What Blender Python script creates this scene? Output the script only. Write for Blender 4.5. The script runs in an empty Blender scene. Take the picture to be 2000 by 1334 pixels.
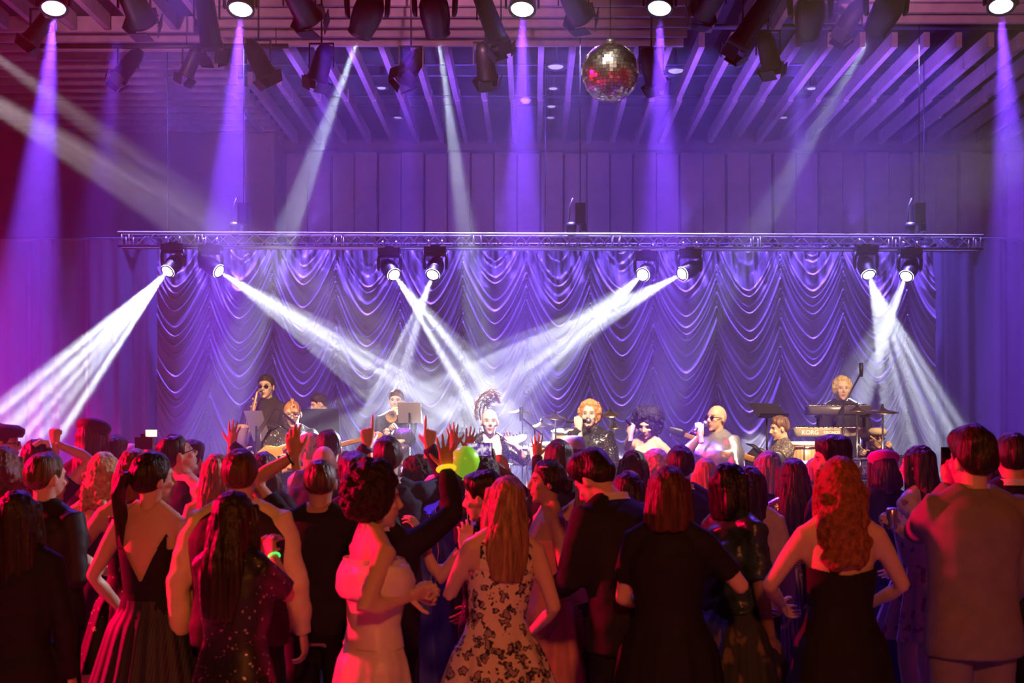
import bpy, bmesh, math, random
import numpy as np
from mathutils import Vector, Matrix, Quaternion, noise

# ------------------------------------------------------------------ camera, world, exposure
R = math.radians
FPX, VPX, VPY, CAMZ = 2400.0, 1035.0, 860.0, 1.75      # focal length in pixels of the 2000x1334 frame, vanishing point, eye height
SC = bpy.context.scene
COL = SC.collection

def P(px, py, Y):
    """point of the place seen at a pixel of the photograph, at depth Y"""
    return Vector(((px - VPX) / FPX * Y, Y, CAMZ + (VPY - py) / FPX * Y))

cam_d = bpy.data.cameras.new('camera')
cam = bpy.data.objects.new('camera', cam_d); COL.objects.link(cam)
cam.location = (0, 0, CAMZ); cam.rotation_euler = (R(90), 0, 0)
cam_d.sensor_width = 36; cam_d.lens = FPX / 2000 * 36
cam_d.shift_x = (1000 - VPX) / 2000; cam_d.shift_y = (VPY - 667) / 2000
cam_d.clip_start = 0.1; cam_d.clip_end = 100
cam_d.dof.use_dof = True; cam_d.dof.focus_distance = 12.5; cam_d.dof.aperture_fstop = 4.0
SC.camera = cam

w = bpy.data.worlds.new('world'); SC.world = w; w.use_nodes = True
w.node_tree.nodes['Background'].inputs[0].default_value = (0.25, 0.05, 0.35, 1)
w.node_tree.nodes['Background'].inputs[1].default_value = 0.0
SC.view_settings.view_transform = 'Standard'; SC.view_settings.look = 'None'
SC.view_settings.gamma = 1; SC.view_settings.use_curve_mapping = False
SC.view_settings.exposure = -0.06
cy = SC.cycles
cy.use_denoising = True
cy.max_bounces = 5; cy.diffuse_bounces = 2; cy.glossy_bounces = 2; cy.transmission_bounces = 3
cy.volume_bounces = 0; cy.transparent_max_bounces = 8
cy.sample_clamp_indirect = 3.0
cy.use_light_tree = True
cy.caustics_reflective = False; cy.caustics_refractive = False

# ------------------------------------------------------------------ lights
def look(o, target):
    d = Vector(target) - o.location
    o.rotation_euler = d.to_track_quat('-Z', 'Y').to_euler()

def spot(name, loc, target, color, power, angle, blend=0.3, size=0.03, gobo=None):
    l = bpy.data.lights.new(name, 'SPOT'); l.energy = power; l.color = color
    l.spot_size = R(angle); l.spot_blend = blend; l.shadow_soft_size = size
    o = bpy.data.objects.new(name, l); COL.objects.link(o); o.location = loc; look(o, target)
    if gobo:                                    # a gobo wheel in front of the lamp: the light leaves in separate rays
        n, seed, floor_ = gobo
        l.use_nodes = True; nt = l.node_tree; nt.nodes.clear()
        out = nt.nodes.new('ShaderNodeOutputLight'); em = nt.nodes.new('ShaderNodeEmission')
        tc = nt.nodes.new('ShaderNodeTexCoord'); sp = nt.nodes.new('ShaderNodeSeparateXYZ')
        nt.links.new(tc.outputs['Normal'], sp.inputs[0])
        dv = []
        for ax in (0, 1):
            m = nt.nodes.new('ShaderNodeMath'); m.operation = 'DIVIDE'
            nt.links.new(sp.outputs[ax], m.inputs[0]); nt.links.new(sp.outputs[2], m.inputs[1]); dv.append(m)
        cb = nt.nodes.new('ShaderNodeCombineXYZ')
        nt.links.new(dv[0].outputs[0], cb.inputs[0]); nt.links.new(dv[1].outputs[0], cb.inputs[1])
        cb.inputs[2].default_value = seed
        vo = nt.nodes.new('ShaderNodeTexVoronoi'); vo.inputs['Scale'].default_value = n
        nt.links.new(cb.outputs[0], vo.inputs['Vector'])
        mr = nt.nodes.new('ShaderNodeMapRange'); mr.interpolation_type = 'SMOOTHSTEP'
        mr.inputs[1].default_value = 0.44; mr.inputs[2].default_value = 0.10
        mr.inputs[3].default_value = floor_; mr.inputs[4].default_value = 1.6
        nt.links.new(vo.outputs['Distance'], mr.inputs[0])
        nt.links.new(mr.outputs[0], em.inputs['Strength']); nt.links.new(em.outputs[0], out.inputs[0])
    return o

def area(name, loc, target, color, power, sx, sy, spread=180):
    l = bpy.data.lights.new(name, 'AREA'); l.energy = power; l.color = color
    l.shape = 'RECTANGLE'; l.size = sx; l.size_y = sy; l.spread = R(spread)
    o = bpy.data.objects.new(name, l); COL.objects.link(o); o.location = loc; look(o, target)
    return o

WHITE = (0.80, 0.86, 1.0); VIOLET = (0.20, 0.05, 1.0); BLUE = (0.16, 0.10, 1.0)
BEAM = 100.0
# moving heads on the stage truss: (lamp px, lamp py, aim px, aim py, aim depth, cone, power)
TRUSS_HEADS = [(327, 530, 40, 850, 13.0, 17, 4.6), (428, 530, 790, 765, 14.0, 15, 4.2),
               (770, 537, 930, 745, 13.6, 13, 2.4), (845, 537, 768, 745, 13.8, 12, 2.0),
               (1255, 537, 962, 790, 11.2, 12, 1.8), (1332, 535, 950, 740, 13.3, 13, 2.6),
               (1697, 537, 1790, 800, 13.8, 24, 1.0), (1770, 540, 1665, 760, 13.9, 15, 1.2)]
TY = 15.3
for i, (px, py, ax, ay, aY, cone, pw) in enumerate(TRUSS_HEADS):
    a, b = P(px, py, TY - 0.12), P(ax, ay, aY)
    spot('beam_lamp', a + (b - a).normalized() * 0.035, b, WHITE, 900 * pw * BEAM, cone, 0.35, 0.02, (19, i * 3.7, 0.06))
# moving heads of the upper row
TOP_HEADS = [(703, 66, 560, 450, 12.2, 8, 1.3), (855, 66, 910, 450, 12.4, 7, 1.3),
             (1578, 66, 1556, 250, 11.8, 6, 0.12), (1708, 60, 1590, 260, 11.8, 8, 0.5)]
for i, (px, py, ax, ay, aY, cone, pw) in enumerate(TOP_HEADS):
    a, b = P(px, py, 11.0), P(ax, ay, aY)
    spot('beam_lamp', a + (b - a).normalized() * 0.05, b, (0.75, 0.85, 1.0), 1400 * pw * BEAM, cone, 0.5, 0.02, (30, 40 + i * 3.7, 0.35))
# beams entering from beyond the left and right edge
spot('beam_lamp', P(-120, 30, 10.0), P(500, 480, 9.8), (1.0, 0.86, 0.95), 300 * BEAM, 7, 0.6, 0.02, (34, 71, 0.4))
spot('beam_lamp', P(-260, 50, 10.0), P(480, 500, 9.8), (1.0, 0.86, 0.95), 700 * BEAM, 8, 0.6, 0.02, (30, 75, 0.4))
spot('beam_lamp', P(2260, 170, 11.0), P(1650, 450, 9.0), (0.85, 0.8, 1.0), 75 * BEAM, 16, 0.8, 0.02, (26, 79, 0.3))
# violet wash cans shining straight down
WASH = [(105, 16, 1.4), (470, 18, 1.3), (1020, 18, 1.0), (1288, 16, 0.9), (1955, 12, 1.0)]
for px, py, pw in WASH:
    a = P(px, py, 11.0)
    spot('wash_lamp', a + Vector((0, 0, -0.055)), a + Vector((-0.15 if px < 1000 else 0.0, -0.9, -6)), VIOLET, 82000 * pw, 14, 0.7, 0.03)
for px in (230, 640, 800, 1550):          # further wash cans of the rows behind, dimmer
    a = P(px, 60, 12.2)
    spot('wash_lamp', a, a + Vector((0, -1.6, -6)), VIOLET, 22000, 12, 0.9, 0.06)
# violet wash on ceiling, back wall and curtain
area('curtain_batten', (0.2, 15.66, 6.72), (0.2, 15.90, 1.5), (0.16, 0.09, 1.0), 2200, 10.4, 0.10, 60)
area('truss_wash', (0.2, 15.36, 6.70), (0.2, 15.37, 1.0), (0.30, 0.22, 1.0), 420, 10.8, 0.06, 14)
for x, tx, pw in ((-2.7, -2.3, 1000), (-0.4, -0.1, 1000), (1.9, 2.4, 1250), (4.0, 4.8, 1300)):
    spot('added_uplight', (x, 15.25, 4.42), (tx, 16.95, 6.85), (0.24, 0.10, 1.0), pw, 62, 0.8, 0.03)  # unseen violet uplights, added to brighten the lengthwise slats
for x, tx, pw in ((-4.6, -4.2, 420), (-1.0, -0.8, 420), (3.6, 4.2, 420)):
    spot('added_uplight', (x, 11.6, 5.95), (tx, 14.9, 6.85), (1.0, 0.36, 0.70), pw * 0.6, 75, 0.8, 0.03)  # pink fill added above the view to brighten the crosswise slats
# red from the left, orange from behind the camera
spot('red_lamp', (-9.5, 8.2, 4.0), (0.6, 5.4, 1.3), (1.0, 0.0, 0.05), 14000, 60, 0.6, 0.15)
spot('orange_lamp', (0.5, -3.5, 5.0), (0.0, 6.0, 0.9), (1.0, 0.22, 0.055), 1080, 56, 0.6, 0.25)
for x, tx, pw in ((-3.2, -1.9, 1700), (0.0, 0.2, 1500), (3.0, 2.2, 1700)):
    spot('crowd_lamp', (x, 11.4, 6.3), (tx, 8.2, 1.5), (0.22, 0.06, 1.0), pw, 52, 0.8, 0.05)
# magenta haze at the far left
spot('magenta_lamp', (-7.8, 13.5, 6.9), (-6.6, 14.6, 1.0), (0.75, 0.0, 0.55), 36000, 46, 0.9, 0.1)
# warm front light on the players
for x, tx, c, pw in ((-2.4, -2.1, (1.0, 0.68, 0.38), 5200), (0.1, 0.2, (1.0, 0.80, 0.62), 6000), (2.4, 1.9, (1.0, 0.71, 0.42), 6000), (3.9, 3.5, (1.0, 0.68, 0.38), 5500)):
    spot('front_lamp', (x, 6.4, 6.6), (tx, 11.9, 1.9), c, pw, 23, 0.35, 0.05)
# ------------------------------------------------------------------ materials
MATS = {}
def mat(name, color, rough=0.6, metal=0.0, noise_amt=0.0, noise_scale=20.0, bump=0.0, sheen=0.0, emit=None, emit_s=0.0, alpha=None, spec=None, attr=None, stretch=None, bump_dist=0.01):
    if name in MATS: return MATS[name]
    m = bpy.data.materials.new(name); m.use_nodes = True; nt = m.node_tree
    b = nt.nodes['Principled BSDF']
    b.inputs['Base Color'].default_value = (*color, 1); b.inputs['Roughness'].default_value = rough
    b.inputs['Metallic'].default_value = metal
    if spec is not None: b.inputs['Specular IOR Level'].default_value = spec
    if sheen: b.inputs['Sheen Weight'].default_value = sheen
    if emit is not None:
        b.inputs['Emission Color'].default_value = (*emit, 1); b.inputs['Emission Strength'].default_value = emit_s
    if alpha is not None: b.inputs['Alpha'].default_value = alpha
    src = None
    if attr:
        at = nt.nodes.new('ShaderNodeAttribute'); at.attribute_name = attr; src = at.outputs['Color']
        nt.links.new(src, b.inputs['Base Color'])
    if noise_amt or bump:
        tc = nt.nodes.new('ShaderNodeTexCoord'); mp = nt.nodes.new('ShaderNodeMapping')
        nt.links.new(tc.outputs['Object'], mp.inputs[0])
        if stretch: mp.inputs['Scale'].default_value = stretch
        nz = nt.nodes.new('ShaderNodeTexNoise'); nz.inputs['Scale'].default_value = noise_scale; nz.inputs['Detail'].default_value = 4
        nt.links.new(mp.outputs[0], nz.inputs['Vector'])
        if noise_amt:
            mx = nt.nodes.new('ShaderNodeMix'); mx.data_type = 'RGBA'; mx.blend_type = 'MULTIPLY'; mx.inputs[0].default_value = 1.0
            if src is not None: nt.links.new(src, mx.inputs[6])
            else: mx.inputs[6].default_value = (*color, 1)
            mr = nt.nodes.new('ShaderNodeMapRange'); mr.inputs[1].default_value = 0.3; mr.inputs[2].default_value = 0.7
            mr.inputs[3].default_value = 1 - noise_amt; mr.inputs[4].default_value = 1 + noise_amt * 0.6
            nt.links.new(nz.outputs[0], mr.inputs[0]); nt.links.new(mr.outputs[0], mx.inputs[7])
            nt.links.new(mx.outputs[2], b.inputs['Base Color'])
        if bump:
            bp = nt.nodes.new('ShaderNodeBump'); bp.inputs['Strength'].default_value = bump; bp.inputs['Distance'].default_value = bump_dist
            nt.links.new(nz.outputs[0], bp.inputs['Height']); nt.links.new(bp.outputs[0], b.inputs['Normal'])
    MATS[name] = m
    return m

# ------------------------------------------------------------------ object helpers
def setp(o, label=None, category=None, group=None, kind=None):
    if label: o['label'] = label
    if category: o['category'] = category
    if group: o['group'] = group
    if kind: o['kind'] = kind
    return o
def link(o, parent=None):
    COL.objects.link(o)
    if parent is not None: o.parent = parent
    return o
def empty(name, loc=(0, 0, 0), rz=0.0, **k):
    o = bpy.data.objects.new(name, None); o.empty_display_size = 0.1
    link(o); o.location = loc; o.rotation_euler = (0, 0, rz); return setp(o, **k)
def child(name, me, m, parent, loc=(0, 0, 0), rot=(0, 0, 0), **k):
    o = bpy.data.objects.new(name, me); link(o, parent); o.location = loc; o.rotation_euler = rot
    if m is not None and len(me.materials) == 0: me.materials.append(m)
    return setp(o, **k)

class MB:
    """collects verts and faces of ONE mesh"""
    def __init__(s): s.v = []; s.f = []; s.sm = []
    def add(s, v, f, smooth=True):
        n = len(s.v); s.v += [tuple(p) for p in v]; s.f += [tuple(i + n for i in q) for q in f]; s.sm += [smooth] * len(f); return s
    def box(s, c, d, M=None):
        c = Vector(c); hx, hy, hz = d[0] / 2, d[1] / 2, d[2] / 2
        vs = [Vector((x, y, z)) for x in (-hx, hx) for y in (-hy, hy) for z in (-hz, hz)]
        if M is not None: vs = [M @ v for v in vs]
        vs = [v + c for v in vs]
        return s.add(vs, [(0, 1, 3, 2), (4, 6, 7, 5), (0, 4, 5, 1), (2, 3, 7, 6), (0, 2, 6, 4), (1, 5, 7, 3)], False)
    def loft(s, secs, n=16, cap=True, smooth=True, power=2.0):
        """secs: (centre, axis_x vector, axis_y vector); rings round each centre"""
        vs = []; m = len(secs)
        for c, ax, ay in secs:
            c, ax, ay = Vector(c), Vector(ax), Vector(ay)
            for k in range(n):
                t = 2 * math.pi * k / n; cx, sy = math.cos(t), math.sin(t)
                if power != 2.0:
                    cx = math.copysign(abs(cx) ** (2 / power), cx); sy = math.copysign(abs(sy) ** (2 / power), sy)
                vs.append(c + ax * cx + ay * sy)
        fs = [(i * n + k, i * n + (k + 1) % n, (i + 1) * n + (k + 1) % n, (i + 1) * n + k) for i in range(m - 1) for k in range(n)]
        if cap: fs += [tuple(range(n - 1, -1, -1)), tuple((m - 1) * n + k for k in range(n))]
        return s.add(vs, fs, smooth)
    def tube(s, pts, rad, n=10, cap=True, flat=1.0, up=None):
        """round tube along points; rad number or list; flat squashes one axis"""
        pts = [Vector(p) for p in pts]; m = len(pts)
        if not hasattr(rad, '__len__'): rad = [rad] * m
        secs = []; px_ = None
        for i, p in enumerate(pts):
            t = (pts[min(i + 1, m - 1)] - pts[max(i - 1, 0)])
            if t.length < 1e-6: t = Vector((0, 0, 1))
            t.normalize()
            if px_ is None:
                ref = Vector(up) if up is not None else (Vector((0, 0, 1)) if abs(t.z) < 0.9 else Vector((0, 1, 0)))
                ax = t.cross(ref).normalized()
            else:
                ax = (px_ - t * px_.dot(t))
                ax = ax.normalized() if ax.length > 1e-5 else t.orthogonal().normalized()
            px_ = ax; ay = t.cross(ax)
            r = rad[i]; secs.append((p, ax * r, ay * r * flat))
        return s.loft(secs, n, cap)
    def cyl(s, a, b, r, n=16, r2=None):
        return s.tube([a, b], [r, r if r2 is None else r2], n)
    def lathe(s, prof, n=24, M=None):
        """prof: (r, z) pairs about z"""
        vs = []
        for r, z in prof:
            for k in range(n):
                t = 2 * math.pi * k / n; vs.append(Vector((r * math.cos(t), r * math.sin(t), z)))
        if M is not None: vs = [M @ v for v in vs]
        m = len(prof)
        fs = [(i * n + k, i * n + (k + 1) % n, (i + 1) * n + (k + 1) % n, (i + 1) * n + k) for i in range(m - 1) for k in range(n)]
        fs += [tuple(range(n - 1, -1, -1)), tuple((m - 1) * n + k for k in range(n))]
        return s.add(vs, fs, True)
    def ball(s, c, r, n=12, M=None):
        c = Vector(c); rr = Vector(r) if hasattr(r, '__len__') else Vector((r, r, r))
        secs = []; h = n // 2 + 1
        vs = []
        for i in range(1, h):
            ph = math.pi * i / h
            for k in range(n):
                t = 2 * math.pi * k / n
                vs.append(Vector((rr.x * math.sin(ph) * math.cos(t), rr.y * math.sin(ph) * math.sin(t), rr.z * math.cos(ph))))
        m = h - 1
        vs += [Vector((0, 0, rr.z)), Vector((0, 0, -rr.z))]
        fs = [(i * n + k, (i + 1) * n + k, (i + 1) * n + (k + 1) % n, i * n + (k + 1) % n) for i in range(m - 1) for k in range(n)]
        fs += [(m * n, k, (k + 1) % n) for k in range(n)] + [(m * n + 1, (m - 1) * n + (k + 1) % n, (m - 1) * n + k) for k in range(n)]
        if M is not None: vs = [M @ v for v in vs]
        return s.add([v + c for v in vs], fs, True)
    def mesh(s, name='mesh', m=None):
        me = bpy.data.meshes.new(name); me.from_pydata(s.v, [], s.f)
        me.polygons.foreach_set('use_smooth', s.sm); me.update()
        if m is not None: me.materials.append(m)
        return me
    def obj(s, name, m, parent=None, loc=(0, 0, 0), rot=(0, 0, 0), **k):
        return child(name, s.mesh(name, m), None, parent, loc, rot, **k)

def fix_normals(me):
    bm = bmesh.new(); bm.from_mesh(me); bmesh.ops.recalc_face_normals(bm, faces=bm.faces); bm.to_mesh(me); bm.free(); return me

_tmp = None
def remesh(mb, size, smooth=2, relax=None):
    """voxel remesh of a MB into one continuous closed surface; returns numpy verts, quads"""
    global _tmp
    me = fix_normals(mb.mesh('tmp'))
    if _tmp is None:
        _tmp = bpy.data.objects.new('tmp', me); _tmp['kind'] = 'helper'
        _tmp.modifiers.new('r', 'REMESH').mode = 'VOXEL'
        _tmp.modifiers.new('s', 'SMOOTH').factor = 0.5
    if _tmp.name not in COL.objects: COL.objects.link(_tmp)
    old = _tmp.data; _tmp.data = me
    if old is not me: bpy.data.meshes.remove(old)
    _tmp.modifiers[0].voxel_size = size; _tmp.modifiers[1].iterations = smooth
    dg = bpy.context.evaluated_depsgraph_get(); dg.update()
    ev = _tmp.evaluated_get(dg); m2 = ev.to_mesh()
    n = len(m2.vertices); v = np.empty(n * 3); m2.vertices.foreach_get('co', v)
    f = np.empty(len(m2.loops), int); m2.loops.foreach_get('vertex_index', f)
    assert len(m2.loops) == 4 * len(m2.polygons)
    ev.to_mesh_clear()
    return v.reshape(-1, 3), f.reshape(-1, 4)

def np_mesh(name, v, f, m=None, smooth=True):
    """numpy arrays to a mesh (all quads or all triangles)"""
    me = bpy.data.meshes.new(name); k = f.shape[1]
    me.vertices.add(len(v)); me.vertices.foreach_set('co', np.ascontiguousarray(v, dtype=np.float32).ravel())
    me.loops.add(f.size); me.loops.foreach_set('vertex_index', np.ascontiguousarray(f, dtype=np.int32).ravel())
    me.polygons.add(len(f)); me.polygons.foreach_set('loop_start', np.arange(0, f.size, k, dtype=np.int32))
    me.polygons.foreach_set('loop_total', np.full(len(f), k, dtype=np.int32))
    me.polygons.foreach_set('use_smooth', np.full(len(f), smooth)); me.update(calc_edges=True)
    if m is not None: me.materials.append(m)
    return me
# ------------------------------------------------------------------ materials of the place
M_fin = mat('slat_paint', (0.42, 0.30, 0.33), 0.55, noise_amt=0.15, noise_scale=6)
M_dark = mat('black_ceiling', (0.006, 0.005, 0.008), 0.9)
M_pipe = mat('painted_pipe', (0.10, 0.09, 0.14), 0.4)
M_wallp = mat('wall_paint', (0.20, 0.14, 0.17), 0.8, noise_amt=0.1, noise_scale=3)
M_panel = mat('wall_panel', (0.36, 0.27, 0.34), 0.7, noise_amt=0.12, noise_scale=4)
M_black = mat('black_metal', (0.008, 0.008, 0.010), 0.42, 0.0, spec=0.4)
M_blackp = mat('black_plastic', (0.010, 0.010, 0.012), 0.45)
M_alu = mat('aluminium', (0.78, 0.78, 0.82), 0.28, 0.85)
M_chrome = mat('chrome', (0.85, 0.85, 0.88), 0.12, 1.0)
M_lens = mat('lit_lens', (1, 1, 1), 0.4, emit=(0.88, 0.92, 1.0), emit_s=6.0)
M_lensv = mat('lit_wash_lens', (1, 1, 1), 0.4, emit=(0.80, 0.82, 1.0), emit_s=4.5)
M_floor = mat('dance_floor', (0.62, 0.62, 0.68), 0.16, noise_amt=0.1, noise_scale=2)
M_drape = mat('black_drape', (0.055, 0.04, 0.05), 0.55, sheen=0.25, noise_amt=0.2, noise_scale=60)

def slab(name, lo, hi, m, **k):
    c = [(a + b) / 2 for a, b in zip(lo, hi)]; d = [b - a for a, b in zip(lo, hi)]
    return MB().box((0, 0, 0), d).obj(name, m, None, c, **k)

slab('floor', (-12, -6, -0.2), (12, 21.2, 0.0), M_floor, kind='structure')
slab('wall_left', (-12.2, -6, 0), (-12, 21.2, 8.6), M_wallp, kind='structure')
slab('wall_right', (12, -6, 0), (12.2, 21.2, 8.6), M_wallp, kind='structure')
slab('wall_front', (-12.2, -6.2, 0), (12.2, -6, 8.6), M_wallp, kind='structure')
wall_back = slab('wall_back', (-12.2, 21.0, 0), (12.2, 21.2, 8.6), M_wallp, kind='structure')
ceiling = slab('ceiling', (-12, -6, 7.6), (12, 21.0, 7.8), M_dark, kind='structure')
slab('trim_1', (-12, 20.6, 6.62), (12, 21.0, 6.78), M_wallp, kind='structure')      # beam where the ceiling slats meet the wall

def under(parent, name, me, loc, m=None, **k):
    """child placed at a world position under a parent at its own place"""
    o = child(name, me, m, parent, Vector(loc) - parent.location, **k); return o

# upright panels of the back wall
S = 0.394
pme = {}
def boxmesh(d, m):
    key = (tuple(round(x, 3) for x in d), m.name)
    if key not in pme: pme[key] = MB().box((0, 0, 0), d).mesh('piece', m)
    return pme[key]
for i in range(-2, 34):
    x = (650 - VPX) / FPX * 21 + S * (i + 0.5)
    if x > 11.5: break
    me = boxmesh((S - 0.035, 0.10 + 0.10 * (i % 2), 3.3), M_panel)
    under(wall_back, 'panel', me, (x, 20.93 - 0.05 * (i % 2), 4.97))
# plain lower-left wall section beside the panels
x0 = (650 - VPX) / FPX * 21 + S * -2
slab('trim_2', (-12, 20.0, 3.0), (x0, 21.0, 6.75), mat('side_wall_paint', (0.27, 0.19, 0.19), 0.8, noise_amt=0.12, noise_scale=2), kind='structure')

# slats running away from the viewer (z bottom 6.75)
SP = 0.4085; FZ = 6.75; FH = 0.19; FW = 0.075
def fin_y(x, y0, y1, dz=0.0):
    under(ceiling, 'slat', boxmesh((FW, y1 - y0, FH), M_fin), (x, (y0 + y1) / 2, FZ + FH / 2 + dz))
xs0 = (1058 - VPX) / FPX * 15.6 * 1.0 - 0.005
for i in range(-11, 28):
    x = xs0 + i * SP
    if x > 10.9: break
    ys = 15.62
    if x < -3.4: ys = 17.3 + 0.0
    fin_y(x, ys, 18.05)
    fin_y(x + 0.012, 18.06, 20.6, -0.02)
for i in range(5, 8): fin_y(xs0 + i * SP, 12.5, 15.08)
for i in range(-20, -9): fin_y(xs0 + i * SP + 0.02, 12.0, 14.95)
# slats running across
def fin_x(x0, x1, y):
    under(ceiling, 'slat', boxmesh((x1 - x0, 0.05, FH), M_fin), ((x0 + x1) / 2, y, FZ + FH / 2))
y = 15.6
for k in range(11):
    fin_x(-3.93, 1.948, y - k * 0.362)
y = 15.06
for k in range(16):
    fin_x(-10.5, -4.12, y + k * 0.372)
for k in range(6): fin_x(3.16, 10.5, 14.74 - k * 0.362)

# service pipes under the black ceiling
for py_, r in ((127, 0.014), (148, 0.014), (188, 0.02), (206, 0.012), (240, 0.012)):
    Y = (7.3 - CAMZ) * FPX / (VPY - py_)
    o = MB().cyl((-9.5, 0, 0), (9.5, 0, 0), r, 8).obj('ceiling_pipe', M_pipe, None, (0, Y, 7.3))
    setp(o, {127: 'thin blue-lit pipe across black ceiling, first from the front', 148: 'thin blue-lit pipe across black ceiling, second from the front', 188: 'thick dim pipe across black ceiling behind the two thin ones', 206: 'fourth pipe across the black ceiling, dim and thin', 240: 'rearmost thin pipe across the black ceiling before the panelled wall'}[py_], 'pipe')
Yp = (6.95 - CAMZ) * FPX / (VPY - 60)
for a, b, nm in ((2.0, 6.2, 'blue-lit lighting pipe above the front ends of right-hand slats'), (6.35, 9.2, 'blue-lit lighting pipe at the right edge of the ceiling')):
    o = MB().cyl((a, 0, 0), (b, 0, 0), 0.035, 12).obj('lighting_pipe', M_pipe, None, (0, Yp, 7.0)); setp(o, nm, 'pipe')
o = MB().cyl((-6.0, 0, 0), (-2.95, 0, 0), 0.03, 10).obj('lighting_pipe', M_black, None, (0, 15.0, P(0, 90, 15.0).z)); setp(o, 'black lighting pipe under the left slats holding two small lamps', 'pipe')
for x in (-5.8, -4.19, -3.1): MB().cyl((x, 0, 0.02), (x, 0, 0.9), 0.006, 6).obj('hanger_rod', M_black, o)

# round downlights in the black ceiling
M_dl = mat('downlight_glass', (0.5, 0.5, 0.6), 0.3, emit=(0.8, 0.7, 1.0), emit_s=0.6)
DZ = 7.28
dls = [(785, 138, 'ring-shaped'), (1085, 130, 'ring-shaped'), (745, 171, 'small'), (1080, 172, 'small'), (1077, 207, 'small'), (1075, 229, 'small'), (777, 229, 'small'), (1320, 138, 'ring-shaped'), (1585, 172, 'small'), (1530, 229, 'small'), (1830, 229, 'small')]
where = ['left of centre near the hanging lamp', 'in the central bay, frontmost', 'left of centre behind the ring-shaped one', 'in the central bay, second from the front', 'in the central bay, third from the front', 'in the central bay, fourth from the front', 'far back left of the central bay', 'behind the mirror ball', 'among the right slats behind the upper beam', 'far back among the right slats', 'far back at the right edge', 'in the central bay, rearmost']
dme = MB().lathe([(0.0, 0), (0.10, 0), (0.10, -0.012), (0.13, -0.02), (0.13, 0.01), (0.0, 0.01)], 24).mesh('downlight', M_pipe)
gme = MB().lathe([(0.0, 0.0), (0.085, 0.0), (0.075, -0.014), (0.0, -0.014)], 20).mesh('glass', M_dl)
for (px, py, kd), wh in zip(dls, where):
    p = P(px, py, (DZ - CAMZ) * FPX / (VPY - py)); p.z = DZ
    t = empty('downlight', p, label=f'{kd} round downlight {wh}', category='downlight', group='downlights in the black ceiling')
    sc = 1.35 if kd[0] == 'r' else 0.8
    a = child('rim', dme, None, t); b = child('glass', gme, None, t); MB().cyl((0, 0, 0), (0, 0, 7.6 - DZ), 0.03, 8).obj('stem', M_black, t); a.scale = b.scale = (sc, sc, 1)
p = P(1027, 197, 17.2)
t = empty('smoke_detector', p, label='white round smoke detector hanging between the central slats', category='detector')
MB().lathe([(0, 0.05), (0.03, 0.05), (0.075, 0.02), (0.075, 0.0), (0.05, -0.03), (0, -0.035)], 20).obj('housing', mat('white_plastic', (0.8, 0.8, 0.8), 0.5), t)
MB().cyl((0, 0, 0.05), (0, 0, 7.6 - p.z), 0.008, 6).obj('stem', M_pipe, t)

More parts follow.
